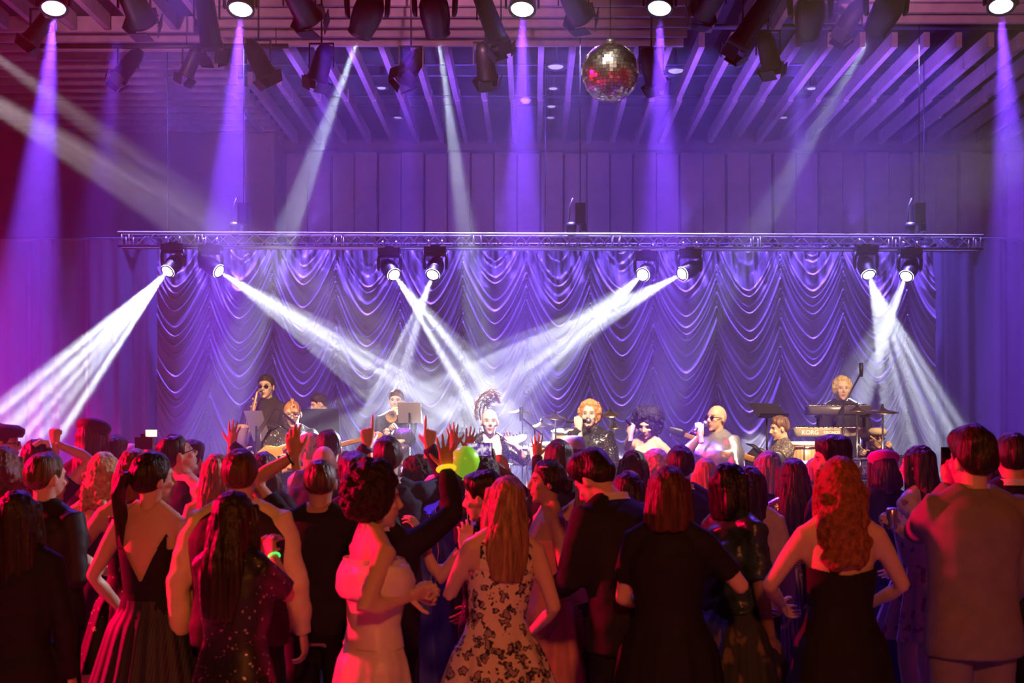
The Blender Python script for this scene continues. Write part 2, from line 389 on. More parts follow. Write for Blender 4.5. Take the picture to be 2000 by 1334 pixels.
# ------------------------------------------------------------------ swagged stage curtain
def build_curtain():
    X0, X1, Z0, Z1, Y = (310 - VPX) / FPX * 16, (1822 - VPX) / FPX * 16, 0.7, 4.28, 16.0
    nx, nz = 1000, 400
    x = np.linspace(X0, X1, nx)[None, :]; z = np.linspace(Z0, Z1, nz)[:, None]
    xx = x + 0 * z; zz = z + 0 * x
    W = 123.6 / FPX * 16
    cpos = (xx - (410 - VPX) / FPX * 16) / W
    ci = np.floor(cpos); u = 2 * (cpos - ci) - 1; au = np.abs(u)
    rng = np.random.RandomState(4)
    off = rng.rand(40)[(ci + 5).astype(int)] * 0.15
    A = 0.68 + 0.06 * rng.rand(40)[(ci + 5).astype(int)]
    # continuous offset across gather lines: use neighbour-blended offsets
    wob = 0.02 * np.sin(3.1 * xx + 1.7 * zz) + 0.015 * np.sin(7.0 * xx - 3.0 * zz + 1.0)
    t = zz - A * au ** 1.65 + off + wob
    per = 0.135
    ph = t / per + 0.35 * np.sin(t * 9.0 + ci * 2.1) + 0.18 * np.sin(t * 23.0 + ci * 4.7 + u * 0.8)
    k = np.floor(ph); r = ph - k
    hsh = np.abs(np.sin((k * 12.9898 + ci * 78.233)) * 43758.5453) % 1.0
    prof = np.where(r < 0.78, (r / 0.78) ** 1.2, np.cos((r - 0.78) / 0.22 * np.pi) * 0.5 + 0.5)
    amp = 0.012 + 0.042 * hsh ** 1.3
    # folds that fade out towards one gather
    fade = 1 - 0.55 * (hsh > 0.6) * np.clip(u * np.where(hsh > 0.8, 1, -1), 0, 1)
    d = prof * amp * fade * (1 + 0.25 * au ** 3)
    ph2 = t / 0.041 + 1.3 * np.sin(t * 14 + ci); r2 = ph2 - np.floor(ph2)
    d += 0.006 * np.where(r2 < 0.7, r2 / 0.7, (1 - r2) / 0.3) * (0.5 + 0.5 * au)
    d += 0.10 * (1 - au ** 1.6)                                   # each column bellies forward
    # gather cords: tight chevrons
    ph3 = t / 0.06; r3 = ph3 - np.floor(ph3)
    d += 0.030 * np.exp(-((1 - au) / 0.16) ** 2) * np.where(r3 < 0.6, r3 / 0.6, (1 - r3) / 0.4)
    # loose loops hanging from the heading at the top
    top = np.clip((zz - 3.75 + 0.25 * np.sin(xx * 5.1) * np.sin(xx * 2.3 + 1)) / 0.35, 0, 1)
    loops = 0.035 * np.sin(xx * 31 + 2.5 * np.sin(xx * 3.3) + 1.5 * np.sin(zz * 5)) + 0.02 * np.sin(xx * 67 + zz * 4)
    d = d * (1 - 0.55 * top) + loops * top
    v = np.stack([xx, Y - d, zz], -1).reshape(-1, 3)
    idx = np.arange(nx * nz).reshape(nz, nx)
    f = np.stack([idx[:-1, :-1], idx[:-1, 1:], idx[1:, 1:], idx[1:, :-1]], -1).reshape(-1, 4)
    m = mat('swag_satin', (0.15, 0.12, 0.135), 0.5, sheen=0.0, spec=0.3)
    t_ = empty('swag_curtain', (0, 0, 0), label='dark satin stage curtain with scalloped swags behind the band', category='curtain')
    child('swagged_cloth', np_mesh('swagged_cloth', v, f, m), None, t_)
    for hx in (X0 + 0.1, 0.2, X1 - 0.1): MB().cyl((hx, 16.05, 4.3), (hx, 16.05, 7.6), 0.006, 6).obj('hanger_wire', M_dark, t_)
    MB().cyl((X0 - 0.05, 16.02, 4.3), (X1 + 0.05, 16.02, 4.3), 0.025, 10).obj('curtain_rail', M_black, t_)
build_curtain()

def drape(name, x0, x1, Y, z0, z1, lab, seed):
    nx, nz = 260, 12
    x = np.linspace(x0, x1, nx)[None, :]; z = np.linspace(z0, z1, nz)[:, None]
    rs = np.random.RandomState(seed); d = 0 * x * z
    for a, fq in ((0.06, 9.0), (0.035, 17.0), (0.02, 31.0)): d = d + a * np.sin(x * fq + rs.rand() * 6 + 0.25 * np.sin(z * 1.3 + rs.rand() * 6))
    v = np.stack([x + 0 * z, Y - d, z + 0 * x], -1).reshape(-1, 3); idx = np.arange(nx * nz).reshape(nz, nx)
    f = np.stack([idx[:-1, :-1], idx[:-1, 1:], idx[1:, 1:], idx[1:, :-1]], -1).reshape(-1, 4)
    t_ = empty(name, (0, 0, 0), label=lab, category='curtain')
    child('cloth', np_mesh('cloth', v, f, M_drape), None, t_)
    MB().cyl((x0, Y, z1 + 0.01), (x1, Y, z1 + 0.01), 0.025, 8).obj('curtain_rail', M_black, t_)
drape('stage_drape', -9.5, -4.75, 16.35, 0.0, 4.42, 'plain black pleated drape left of the swagged curtain', 1)
drape('stage_drape', 5.2, 9.8, 16.35, 0.0, 4.42, 'plain black pleated drape right of the swagged curtain', 2)

# ------------------------------------------------------------------ stage
M_check_w = mat('stage_tile_white', (0.72, 0.72, 0.78), 0.15)
M_check_b = mat('stage_tile_black', (0.012, 0.012, 0.02), 0.15)
M_skirt = mat('stage_skirt', (0.02, 0.02, 0.03), 0.6, sheen=0.3)
STZ, RSZ = 0.36, 0.62
stage = empty('stage', (0, 10.0, 0), label='low stage with black and white checkered top seen between dancers', category='stage')
MB().box((0.1, 2.9, STZ / 2 - 0.01), (11.2, 5.8, STZ - 0.02)).obj('platform', M_skirt, stage)
tw = boxmesh((0.395, 0.395, 0.02), M_check_w); tb = boxmesh((0.395, 0.395, 0.02), M_check_b)
for i in range(-8, 16):
    for j in range(9):
        if -6 < i < 4 or j < 2:
            child('tile', tw if (i + j) % 2 else tb, None, stage, (-1.4 + i * 0.4, 0.2 + j * 0.4, STZ - 0.01))
riser = empty('drum_riser', (0.1, 13.0, STZ), label='black raised platform at the back of the stage for the band', category='platform')
MB().box((0, 1.2, (RSZ - STZ) / 2), (10.4, 2.4, RSZ - STZ)).obj('deck', M_skirt, riser)
# ------------------------------------------------------------------ stage truss
TZ0, TZ1, TR = P(0, 483, TY).z, P(0, 457, TY).z, 0.017
XA, XB = P(230, 0, TY).x, P(1920, 0, TY).x
tr = empty('stage_truss', (0, TY, (TZ0 + TZ1) / 2), label='long aluminium box truss across the stage holding eight moving lights', category='truss')
hh = (TZ1 - TZ0) / 2
chord = MB().cyl((XA, 0, 0), (XB, 0, 0), TR, 12).mesh('chord', M_alu)
for dy in (0, 2 * hh):
    for dz in (-hh, hh): child('chord', chord, None, tr, (0, dy, dz))
dx = 0.172
brace = MB().cyl((-dx / 2, 0, -hh), (dx / 2, 0, hh), 0.008, 6).mesh('brace', M_alu)
brace2 = MB().cyl((dx / 2, 0, -hh), (-dx / 2, 0, hh), 0.008, 6).mesh('brace', M_alu)
post = MB().cyl((0, 0, -hh), (0, 0, hh), 0.009, 6).mesh('upright', M_alu)
joints = [P(p, 0, TY).x for p in (245, 388, 660, 932, 1204, 1478, 1750, 1908)]
for a, b in zip(joints[:-1], joints[1:]):
    a += 0.05; b -= 0.05; n = max(2, int(round((b - a) / dx))); st = (b - a) / n
    for k in range(n):
        o = child('brace', brace if k % 2 else brace2, None, tr, (a + (k + 0.5) * st, 0, 0)); o.scale.x = st / dx
        o = child('brace', brace2 if k % 2 else brace, None, tr, (a + (k + 0.5) * st, 2 * hh, 0)); o.scale.x = st / dx
for x in joints:
    for s_ in (-0.045, 0.045): child('upright', post, None, tr, (x + s_, 0, 0)); child('upright', post, None, tr, (x + s_, 2 * hh, 0))
tr.rotation_euler = (0, R(0.2), 0)

# chain hoists over the truss
M_chain = mat('chain', (0.02, 0.02, 0.025), 0.7)
for px, lab in ((476, 'chain hoist hanging over the left third of the truss'), (1133, 'dark chain hoist over the middle of the truss with a spare hook'), (1795, 'dark chain hoist over the right end of the truss')):
    p = P(px, 418, TY + hh); t = empty('chain_hoist', p, label=lab, category='hoist')
    MB().box((0, 0, 0), (0.13, 0.13, 0.26)).box((0.045, 0, -0.17), (0.06, 0.09, 0.1)).obj('motor_body', M_black, t)
    cb = MB().cyl((0, 0, 0.13), (0, 0, 7.6 - p.z), 0.007, 6).cyl((0, 0, -0.12), (0, 0, TZ1 - p.z + 0.02), 0.007, 6); cb.obj('chain', M_chain, t)
    MB().lathe([(0.0, -0.30), (0.05, -0.29), (0.07, -0.17), (0.055, -0.13), (0, -0.13)], 12).obj('chain_bag', M_black, t, (-0.11, 0, 0.02))
    MB().tube([(-0.09, 0, 0.2), (-0.13, 0, 0.1), (-0.14, 0, -0.1), (-0.1, 0.0, -0.2)], 0.008, 6).obj('slack_chain', M_chain, t)

# ------------------------------------------------------------------ lamps
def aim_quat(d, ref=(0, 1, 0)): return Vector(d).to_track_quat('-Z', 'Y')
_mh = {}
def mh_meshes():
    if _mh: return _mh
    _mh['base'] = MB().box((0, 0, 0), (0.26, 0.17, 0.075)).box((0, 0, 0.045), (0.10, 0.10, 0.03)).mesh('base', M_black)
    y = MB()
    for s in (-1, 1):
        y.loft([((s * 0.125, 0, -0.03), (0.018, 0, 0), (0, 0.055, 0)), ((s * 0.135, 0, -0.10), (0.02, 0, 0), (0, 0.05, 0)), ((s * 0.13, 0, -0.20), (0.018, 0, 0), (0, 0.035, 0)), ((s * 0.125, 0, -0.225), (0.012, 0, 0), (0, 0.02, 0))], 10)
    y.box((0, 0, -0.05), (0.24, 0.09, 0.03)); _mh['yoke'] = y.mesh('yoke', M_black)
    # head: pivot at origin, lens towards -Z
    _mh['head'] = MB().lathe([(0.0, 0.13), (0.07, 0.12), (0.095, 0.06), (0.10, 0.0), (0.095, -0.06), (0.082, -0.12), (0.084, -0.15), (0.07, -0.152), (0.066, -0.14), (0, -0.14)], 20).mesh('lamp_head', M_blackp)
    _mh['fins'] = MB().lathe([(0.0, 0.125), (0.06, 0.125), (0.06, 0.15), (0.0, 0.15)], 16).mesh('fan_cover', M_black)
    _mh['lens'] = MB().lathe([(0.0, -0.148), (0.055, -0.145), (0.066, -0.142), (0.066, -0.138), (0, -0.138)], 20).mesh('lens', M_lens)
    _mh['clamp'] = MB().tube([(0, 0.0, 0.05), (0, 0.035, 0.075), (0, 0.03, 0.115), (0, 0, 0.125), (0, -0.03, 0.115), (0, -0.035, 0.085)], 0.010, 6).box((0, 0, 0.055), (0.03, 0.05, 0.02)).mesh('clamp', M_alu)
    return _mh
def moving_head(lens_p, aim_p, lab, s=1.0, hang=None, lit=True, lensr=1.0):
    """lens_p: world place of the lens; the head pivots above-behind it"""
    m = mh_meshes(); d = (Vector(aim_p) - Vector(lens_p)).normalized()
    piv = Vector(lens_p) - d * 0.145 * s
    top = piv + Vector((0, 0, 0.20 * s))
    t = empty('moving_head', top, label=lab, category='stage light')
    def c(nm, k, par, loc=(0, 0, 0), rot=None):
        o = child(nm, m[k], None, par, loc)
        if par is t: o.scale = (s, s, s)
        return o
    c('base', 'base', t, (0, 0, 0.0)); c('yoke', 'yoke', t)
    h = c('lamp_head', 'head', t, (0, 0, -0.20 * s)); h.rotation_mode = 'QUATERNION'; h.rotation_quaternion = aim_quat(d)
    c('fan_cover', 'fins', h)
    l = c('lens', 'lens', h); l.scale = (lensr, lensr, 1)
    if not lit: l.data = l.data.copy(); l.data.materials[0] = M_pipe
    for sx in (-0.08, 0.08): c('clamp', 'clamp', t, (sx * s, 0, 0))
    if hang is not None:
        MB().cyl((0, 0, 0.03), (0, 0, hang - top.z), 0.012, 8).obj('drop_pipe', M_black, t)
    return t
tl = ['moving light at the left end of the truss beaming to the lower left', 'second moving light from the left on the truss, beam crossing rightwards', 'third moving light from the left on the truss, beam falling to the right', 'fourth moving light from the left on the truss, beam falling to the left',
      'fifth moving light on the truss, beam falling towards the feathered singer', 'sixth moving light on the truss, just right of the fifth', 'seventh moving light on the truss with a wide broken beam', 'rightmost moving light on the truss with a faint beam']
for i, ((px, py, ax, ay, aY, cone, pw), lab) in enumerate(zip(TRUSS_HEADS, tl)):
    moving_head(P(px, py, TY - 0.12), P(ax, ay, aY), lab, 1.05, lensr=1.3)
t2 = ['big moving light left of centre at the top, beaming down to the left', 'big moving light at the top beaming almost straight down', 'big moving light at the top right with a weak narrow beam', 'big tilted moving light at the top right beaming down to the left']
for (px, py, ax, ay, aY, cone, pw), lab in zip(TOP_HEADS, t2):
    moving_head(P(px, py, 11.0), P(ax, ay, aY), lab, 1.35, hang=7.6, lensr=0.8)

def wash_can(px, py, lab, tilt):
    p = P(px, py, 11.0); t = empty('wash_light', p, label=lab, category='stage light')
    h = MB().lathe([(0.0, 0.20), (0.08, 0.20), (0.115, 0.12), (0.125, 0.0), (0.125, -0.01), (0.105, -0.012), (0.10, 0.02), (0, 0.02)], 24).obj('lamp_head', M_blackp, t)
    h.rotation_euler = (R(-22), R(tilt), 0)
    MB().lathe([(0.0, -0.004), (0.08, -0.004), (0.102, 0.004), (0.102, 0.015), (0, 0.015)], 24).obj('lens', M_lensv, h)
    y = MB()
    for s in (-1, 1): y.box((s * 0.145, 0, 0.14), (0.02, 0.05, 0.26))
    y.box((0, 0, 0.275), (0.31, 0.06, 0.025)); y.obj('yoke', M_black, t)
    MB().box((0, 0, 0.33), (0.24, 0.16, 0.09)).obj('base', M_black, t)
    MB().cyl((0, 0, 0.36), (0, 0, 7.6 - p.z), 0.014, 8).obj('drop_pipe', M_black, t)
for (px, py, pw), lab, ti in zip(WASH, ['violet wash light at the top left corner', 'violet wash light at the top, between two dark lamps left of centre', 'violet wash light at the top middle, left of the mirror ball', 'violet wash light at the top, right of the mirror ball', 'violet wash light at the top right corner'], (-9, 0, 4, 8, 8)):
    wash_can(px, py, lab, ti)

def par_lamp(px, py, Y, d, s, lab, hang=7.6, lit=False, long=1.0):
    """can lamp on a bracket, pointing along d"""
    p = P(px, py, Y); t = empty('spot_lamp', p, label=lab, category='stage light')
    h = MB().lathe([(0.0, 0.17 * long), (0.05, 0.165 * long), (0.075, 0.10 * long), (0.08, 0.0), (0.085, -0.10 * long), (0.095, -0.12 * long), (0.095, -0.14 * long), (0.078, -0.14 * long), (0.07, -0.10 * long), (0, -0.10 * long)], 18).obj('lamp_barrel', M_blackp, t)
    h.scale = (s, s, s); h.rotation_mode = 'QUATERNION'; h.rotation_quaternion = aim_quat(d)
    MB().lathe([(0, -0.11 * long), (0.07, -0.108 * long), (0.07, -0.102 * long), (0, -0.102 * long)], 16).obj('lens', M_lensv if lit else M_pipe, h)
    bd = MB()
    for a in range(4):
        M = Matrix.Rotation(a * math.pi / 2, 4, 'Z') @ Matrix.Translation((0.10, 0, -0.18 * long)) @ Matrix.Rotation(R(22), 4, 'Y')
        bd.box(M.translation, (0.006, 0.12, 0.10), M.to_3x3())
    bd.obj('barn_doors', M_black, h)
    u = MB()
    for sx in (-1, 1): u.box((sx * 0.10 * s, 0, 0.07 * s), (0.012, 0.035, 0.2 * s))
    u.box((0, 0, 0.17 * s), (0.21 * s, 0.035, 0.012)); u.obj('bracket', M_black, t)
    MB().cyl((0, 0, 0.17 * s), (0, 0, hang - p.z), 0.010, 8).obj('drop_pipe', M_black, t)
    return t
par_lamp(250, 128, 15.0, (-0.5, -0.25, -0.8), 1.25, 'dim lamp hanging from the left pipe, nearer the edge', P(0, 90, 15).z, long=1.2)
par_lamp(374, 122, 15.0, (-0.45, 0.2, -0.85), 1.1, 'small black lamp hanging from the right end of the left pipe', P(0, 90, 15).z, long=1.2)
par_lamp(404, 30, 11.2, (0.12, 0.15, -1), 1.15, 'long black profile spot pointing down at the upper left', long=1.9)
par_lamp(80, 52, 12.0, (-0.6, 0, -0.8), 1.0, 'small tilted spot beside the violet wash light at the top left corner', long=1.3)
par_lamp(955, 32, 11.2, (0.35, 0.1, -0.9), 1.1, 'long black profile spot tilted right at the top middle', long=1.7)
par_lamp(1475, 38, 11.2, (-0.5, 0.15, -0.75), 1.15, 'long profile spot tilted left over the right slats', long=1.8)
par_lamp(262, 6, 11.4, (0.1, 0.8, -0.5), 1.5, 'black lamp at the top edge right of the violet wash light in the corner')
par_lamp(585, 2, 11.4, (0.3, 0.8, -0.5), 1.5, 'black lamp at the top edge between a violet wash light and a big moving light')
par_lamp(1120, 2, 11.4, (0.4, 0.8, -0.5), 1.4, 'black lamp at the top edge left of the mirror ball wire')
par_lamp(1390, 0, 11.4, (-0.4, 0.8, -0.4), 1.3, 'black lamp at the top edge right of a violet wash light')
for px, py, d, lab in ((505, 118, (0.4, 0.3, -0.8), 'unlit lamp in shade under the left end of the lengthwise slats'), (628, 125, (-0.3, 0.3, -0.8), 'unlit lamp in shade left of the long downward beam'), (803, 130, (-0.4, -0.4, -0.8), 'unlit lamp with open flaps near the second big moving light'),
                       (948, 122, (0.1, 0.5, -0.8), 'unlit lamp below the tilted profile spot at the top middle'), (1272, 132, (0.3, 0.4, -0.8), 'unlit lamp right of the mirror ball'), (1500, 100, (0.3, 0.4, -0.8), 'unlit lamp below the profile spot over the right slats'),
                       (1660, 38, (-0.5, 0.1, -0.8), 'unlit lamp left of the big tilted moving light')):
    par_lamp(px, py, 13.4, d, 1.3, lab)

# ------------------------------------------------------------------ mirror ball
bp = P(1192, 142, 9.2); BR = 56 / FPX * 9.2
ball = empty('mirror_ball', bp, label='round mirror ball hanging on a thin wire below the ceiling', category='mirror ball')
MB().ball((0, 0, 0), BR * 0.97, 24).obj('core', mat('ball_core', (0.02, 0.02, 0.02), 0.5), ball)
tm = MB(); rs = random.Random(5); rows = 26
for i in range(rows):
    ph = math.pi * (i + 0.5) / rows; rr = BR * math.sin(ph); n = max(6, int(2 * math.pi * rr / (math.pi * BR / rows)))
    for k in range(n):
        th = 2 * math.pi * k / n; nrm = Vector((math.sin(ph) * math.cos(th), math.sin(ph) * math.sin(th), math.cos(ph)))
        q = nrm + Vector((rs.gauss(0, 0.07), rs.gauss(0, 0.07), rs.gauss(0, 0.07))); q.normalize()
        ax = Vector((-math.sin(th), math.cos(th), 0)); ax = (ax - q * ax.dot(q)).normalized(); ay = q.cross(ax)
        h = math.pi * BR / rows * 0.46; w_ = math.pi * rr / n * 0.93; c = nrm * BR
        vs = [c + ax * sx * w_ + ay * sy * h + q * z for z in (-0.004, 0.0) for sx, sy in ((-1, -1), (1, -1), (1, 1), (-1, 1))]
        tm.add(vs, [(4, 5, 6, 7), (0, 1, 5, 4), (1, 2, 6, 5), (2, 3, 7, 6), (3, 0, 4, 7)], False)
tm.obj('mirror_tile', mat('mirror_glass', (0.9, 0.9, 0.92), 0.16, 1.0), ball, kind='stuff')
MB().lathe([(0, 0.0), (0.035, 0.0), (0.035, 0.03), (0.015, 0.045), (0, 0.045)], 14).obj('cap', M_black, ball, (0, 0, BR * 0.98))
MB().cyl((0, 0, BR + 0.03), (0, 0, 7.6 - bp.z), 0.004, 6).obj('wire', M_black, ball)
# ------------------------------------------------------------------ people
V3 = lambda *a: Vector(a)
def vnoise(p, seed=0.0):
    """cheap smooth value noise for numpy arrays (n,3) -> (n,) in -1..1"""
    x, y, z = p[:, 0] + seed * 1.7, p[:, 1] - seed * 2.3, p[:, 2] + seed
    return (np.sin(x * 1.0 + 1.7 * np.sin(y * 1.3 + z * 0.7)) + np.sin(y * 1.1 + 1.9 * np.sin(z * 1.2 - x * 0.8)) + np.sin(z * 0.9 + 1.6 * np.sin(x * 1.4 + y * 0.6))) / 3
def vnormals(v, f):
    a = v[f[:, 2]] - v[f[:, 0]]; b = v[f[:, 3]] - v[f[:, 1]]; n = np.cross(a, b)
    out = np.zeros_like(v)
    for k in range(4): np.add.at(out, f[:, k], n)
    return out / (np.linalg.norm(out, axis=1, keepdims=True) + 1e-12)
def smooth01(x): x = np.clip(x, 0, 1); return x * x * (3 - 2 * x)

# --- head template: centre of the skull at the origin, face towards +Y, chin at z=-0.115, crown at z=0.122
def head_template(female=False):
    mb = MB(); j = 0.9 if female else 1.0
    mb.ball((0, -0.008, 0.022), (0.076, 0.097, 0.100), 20)
    mb.ball((0, 0.028, -0.030), (0.061 * j, 0.066, 0.078), 18)
    mb.ball((0, 0.040, -0.078), (0.042 * j, 0.044, 0.034), 14)
    mb.ball((0, 0.070, -0.098), (0.021 * j, 0.017, 0.015), 10)
    mb.ball((0, 0.066, 0.038), (0.052, 0.026, 0.016), 12)                       # brow
    for s in (-1, 1):
        mb.ball((s * 0.040, 0.062, -0.018), (0.022, 0.020, 0.018), 10)           # cheekbone
        mb.ball((s * 0.078, -0.005, -0.004), (0.009, 0.020, 0.031), 10, Matrix.Rotation(s * -0.35, 3, 'Z'))
        mb.ball((s * 0.009, 0.098, -0.026), (0.008, 0.010, 0.007), 8)
    mb.tube([(0, 0.082, 0.028), (0, 0.094, 0.006), (0, 0.108, -0.018), (0, 0.098, -0.030)], [0.008, 0.0095, 0.012, 0.008], 8)
    mb.ball((0, 0.089, -0.052), (0.021, 0.010, 0.0062), 8); mb.ball((0, 0.087, -0.063), (0.018, 0.010, 0.0065), 8)
    mb.tube([(0, -0.018, -0.22), (0, -0.018, -0.15), (0, -0.012, -0.09), (0, -0.006, -0.04)], [0.066, 0.056 * j, 0.056 * j, 0.06], 16)
    v, f = remesh(mb, 0.0065, 2)
    # eye sockets
    for s in (-1, 1):
        d = np.linalg.norm((v - np.array([s * 0.031, 0.092, 0.008])) * np.array([1, 1, 1.5]), axis=1)
        v[:, 1] -= 0.012 * np.exp(-(d / 0.017) ** 2)
    return v, f
def head_color(v, skin, brow, lips):
    c = np.tile(np.array(skin), (len(v), 1)); front = v[:, 1] > 0.05
    def blob(cx, cz, rx, rz, col, k=1.0):
        m = np.exp(-(((v[:, 0] - cx) / rx) ** 2 + ((v[:, 2] - cz) / rz) ** 2) ** 2) * front * k
        c[:] = c * (1 - m[:, None]) + np.array(col) * m[:, None]
    for s in (-1, 1):
        blob(s * 0.031, 0.031, 0.019, 0.0065, brow, 0.85)
        blob(s * 0.031, 0.009, 0.0145, 0.007, (0.6, 0.58, 0.55), 0.7); blob(s * 0.031, 0.009, 0.0065, 0.0075, (0.02, 0.015, 0.01))
        blob(s * 0.031, 0.0155, 0.016, 0.0035, (0.03, 0.02, 0.02), 0.8)
    blob(0, -0.057, 0.022, 0.0115, lips, 0.8); blob(0, -0.0575, 0.020, 0.003, (0.05, 0.01, 0.01), 0.7)
    return c

# --- hands: wrist at origin, fingers along +Z, palm towards +Y, right hand (thumb at -X)
HANDP = {  # per finger: spread (deg), curl of the three joints (deg); thumb: (out angle, forward angle, bend)
    'relaxed': ([-6, -1, 3, 8], [(18, 25, 15), (22, 30, 20), (26, 34, 20), (30, 36, 20)], (35, 25, 15)),
    'open': ([-11, -3, 5, 14], [(2, 5, 4), (0, 4, 3), (2, 5, 4), (5, 8, 5)], (52, 10, 8)),
    'point': ([-4, 0, 2, 4], [(0, 3, 2), (82, 95, 55), (85, 98, 55), (85, 98, 55)], (30, 62, 40)),
    'fist': ([-2, 0, 1, 3], [(80, 95, 55), (84, 98, 55), (86, 98, 55), (86, 98, 55)], (25, 65, 45)),
    'grip': ([-3, 0, 2, 4], [(48, 62, 40), (52, 66, 42), (56, 68, 42), (60, 68, 42)], (35, 68, 30)),
    'flat': ([-3, -1, 1, 4], [(6, 8, 5), (6, 8, 5), (8, 8, 5), (10, 10, 6)], (28, 18, 10)),
}
def hand_template(kind):
    sp, curl, th = HANDP[kind]; mb = MB()
    mb.tube([(0, 0, -0.075), (0, 0, -0.03), (0, 0, 0.0)], [0.026, 0.024, 0.024], 12, flat=0.85, up=(0, 1, 0))
    mb.loft([((0, 0, -0.01), (0.025, 0, 0), (0, 0.017, 0)), ((0, 0, 0.02), (0.034, 0, 0), (0, 0.018, 0)), ((0, 0, 0.055), (0.041, 0, 0), (0, 0.0155, 0)), ((0, 0, 0.088), (0.040, 0, 0), (0, 0.0125, 0)), ((0, 0, 0.096), (0.034, 0, 0), (0, 0.009, 0))], 16)
    xs = [-0.030, -0.0095, 0.011, 0.030]; zs = [0.088, 0.093, 0.090, 0.081]; ln = [(0.042, 0.026, 0.022), (0.047, 0.029, 0.023), (0.043, 0.027, 0.022), (0.034, 0.021, 0.019)]
    for k in range(4):
        p = V3(xs[k], 0, zs[k]); pts = [V3(xs[k] * 0.9, 0, zs[k] - 0.03), p]; a = 0.0; yaw = R(sp[k])
        for j in range(3):
            a += R(curl[k][j]); d = V3(math.sin(yaw) * math.cos(a), math.sin(a), math.cos(yaw) * math.cos(a))
            p = p + d * ln[k][j]; pts.append(p)
        r = 0.0088 if k < 3 else 0.0078
        mb.tube(pts, [r, r * 1.08, r, r * 0.93, r * 0.72], 8)
        mb.ball(pts[-1], r * 0.74, 6)
    o, fw, bd = (R(x) for x in th)
    d = V3(-math.sin(o), math.sin(fw) * 0.9, math.cos(o) * math.cos(fw) + 0.15).normalized(); p0 = V3(-0.022, 0.002, 0.018)
    d2 = (d + V3(math.sin(bd) * 0.9, math.sin(bd) * 0.6, 0.1)).normalized()
    p1 = p0 + d * 0.040; p2 = p1 + d * 0.030; p3 = p2 + d2 * 0.026
    mb.tube([p0, p1, p2, p3], [0.015, 0.0125, 0.0102, 0.008], 8); mb.ball(p3, 0.008, 6)
    return remesh(mb, 0.0048, 2)
_T = {}
def T_head(fem):
    k = ('head', fem)
    if k not in _T: _T[k] = head_template(fem)
    return _T[k]
def T_hand(kind):
    if kind not in _T: _T[kind] = hand_template(kind)
    return _T[kind]

# --- clothes and skin shaders
def skin_mat():
    m = mat('skin', (0.6, 0.4, 0.3), 0.5, attr='col', spec=0.35); return m
def cloth(name, color, rough=0.75, **k):
    k.setdefault('noise_amt', 0.12); k.setdefault('noise_scale', 14); k.setdefault('bump', 0.25); k.setdefault('spec', 0.25)
    return mat(name, color, rough, **k)
def hair_mat(name, color, rough=0.42):
    return mat('hair_' + name, color, rough, noise_amt=0.65, noise_scale=48, bump=1.0, bump_dist=0.02, stretch=(1, 1, 0.07), spec=0.35)
def hair_curl_mat(name, color):
    return mat('hair_curl_' + name, color, 0.55, noise_amt=0.5, noise_scale=45, bump=1.0, bump_dist=0.02, spec=0.3)
def sequin(name, color, scale=160, rough=0.28, amount=0.35, spark=(0.9, 0.85, 0.9)):
    """cloth set with small shiny discs"""
    if name in MATS: return MATS[name]
    m = mat(name, color, rough, metal=0.1); nt = m.node_tree; b = nt.nodes['Principled BSDF']
    tc = nt.nodes.new('ShaderNodeTexCoord'); vo = nt.nodes.new('ShaderNodeTexVoronoi'); vo.inputs['Scale'].default_value = scale
    nt.links.new(tc.outputs['Object'], vo.inputs['Vector'])
    sp = nt.nodes.new('ShaderNodeSeparateColor'); nt.links.new(vo.outputs['Color'], sp.inputs[0])
    gt = nt.nodes.new('ShaderNodeMath'); gt.operation = 'GREATER_THAN'; gt.inputs[1].default_value = 1 - amount; nt.links.new(sp.outputs[0], gt.inputs[0])
    mx = nt.nodes.new('ShaderNodeMix'); mx.data_type = 'RGBA'; mx.inputs[6].default_value = (*color, 1); mx.inputs[7].default_value = (*spark, 1)
    nt.links.new(gt.outputs[0], mx.inputs[0]); nt.links.new(mx.outputs[2], b.inputs['Base Color']); nt.links.new(gt.outputs[0], b.inputs['Metallic'])
    nm = nt.nodes.new('ShaderNodeBump'); nm.inputs['Strength'].default_value = 0.8; nm.inputs['Distance'].default_value = 0.006
    nt.links.new(sp.outputs[1], nm.inputs['Height']); nt.links.new(nm.outputs[0], b.inputs['Normal'])
    return m
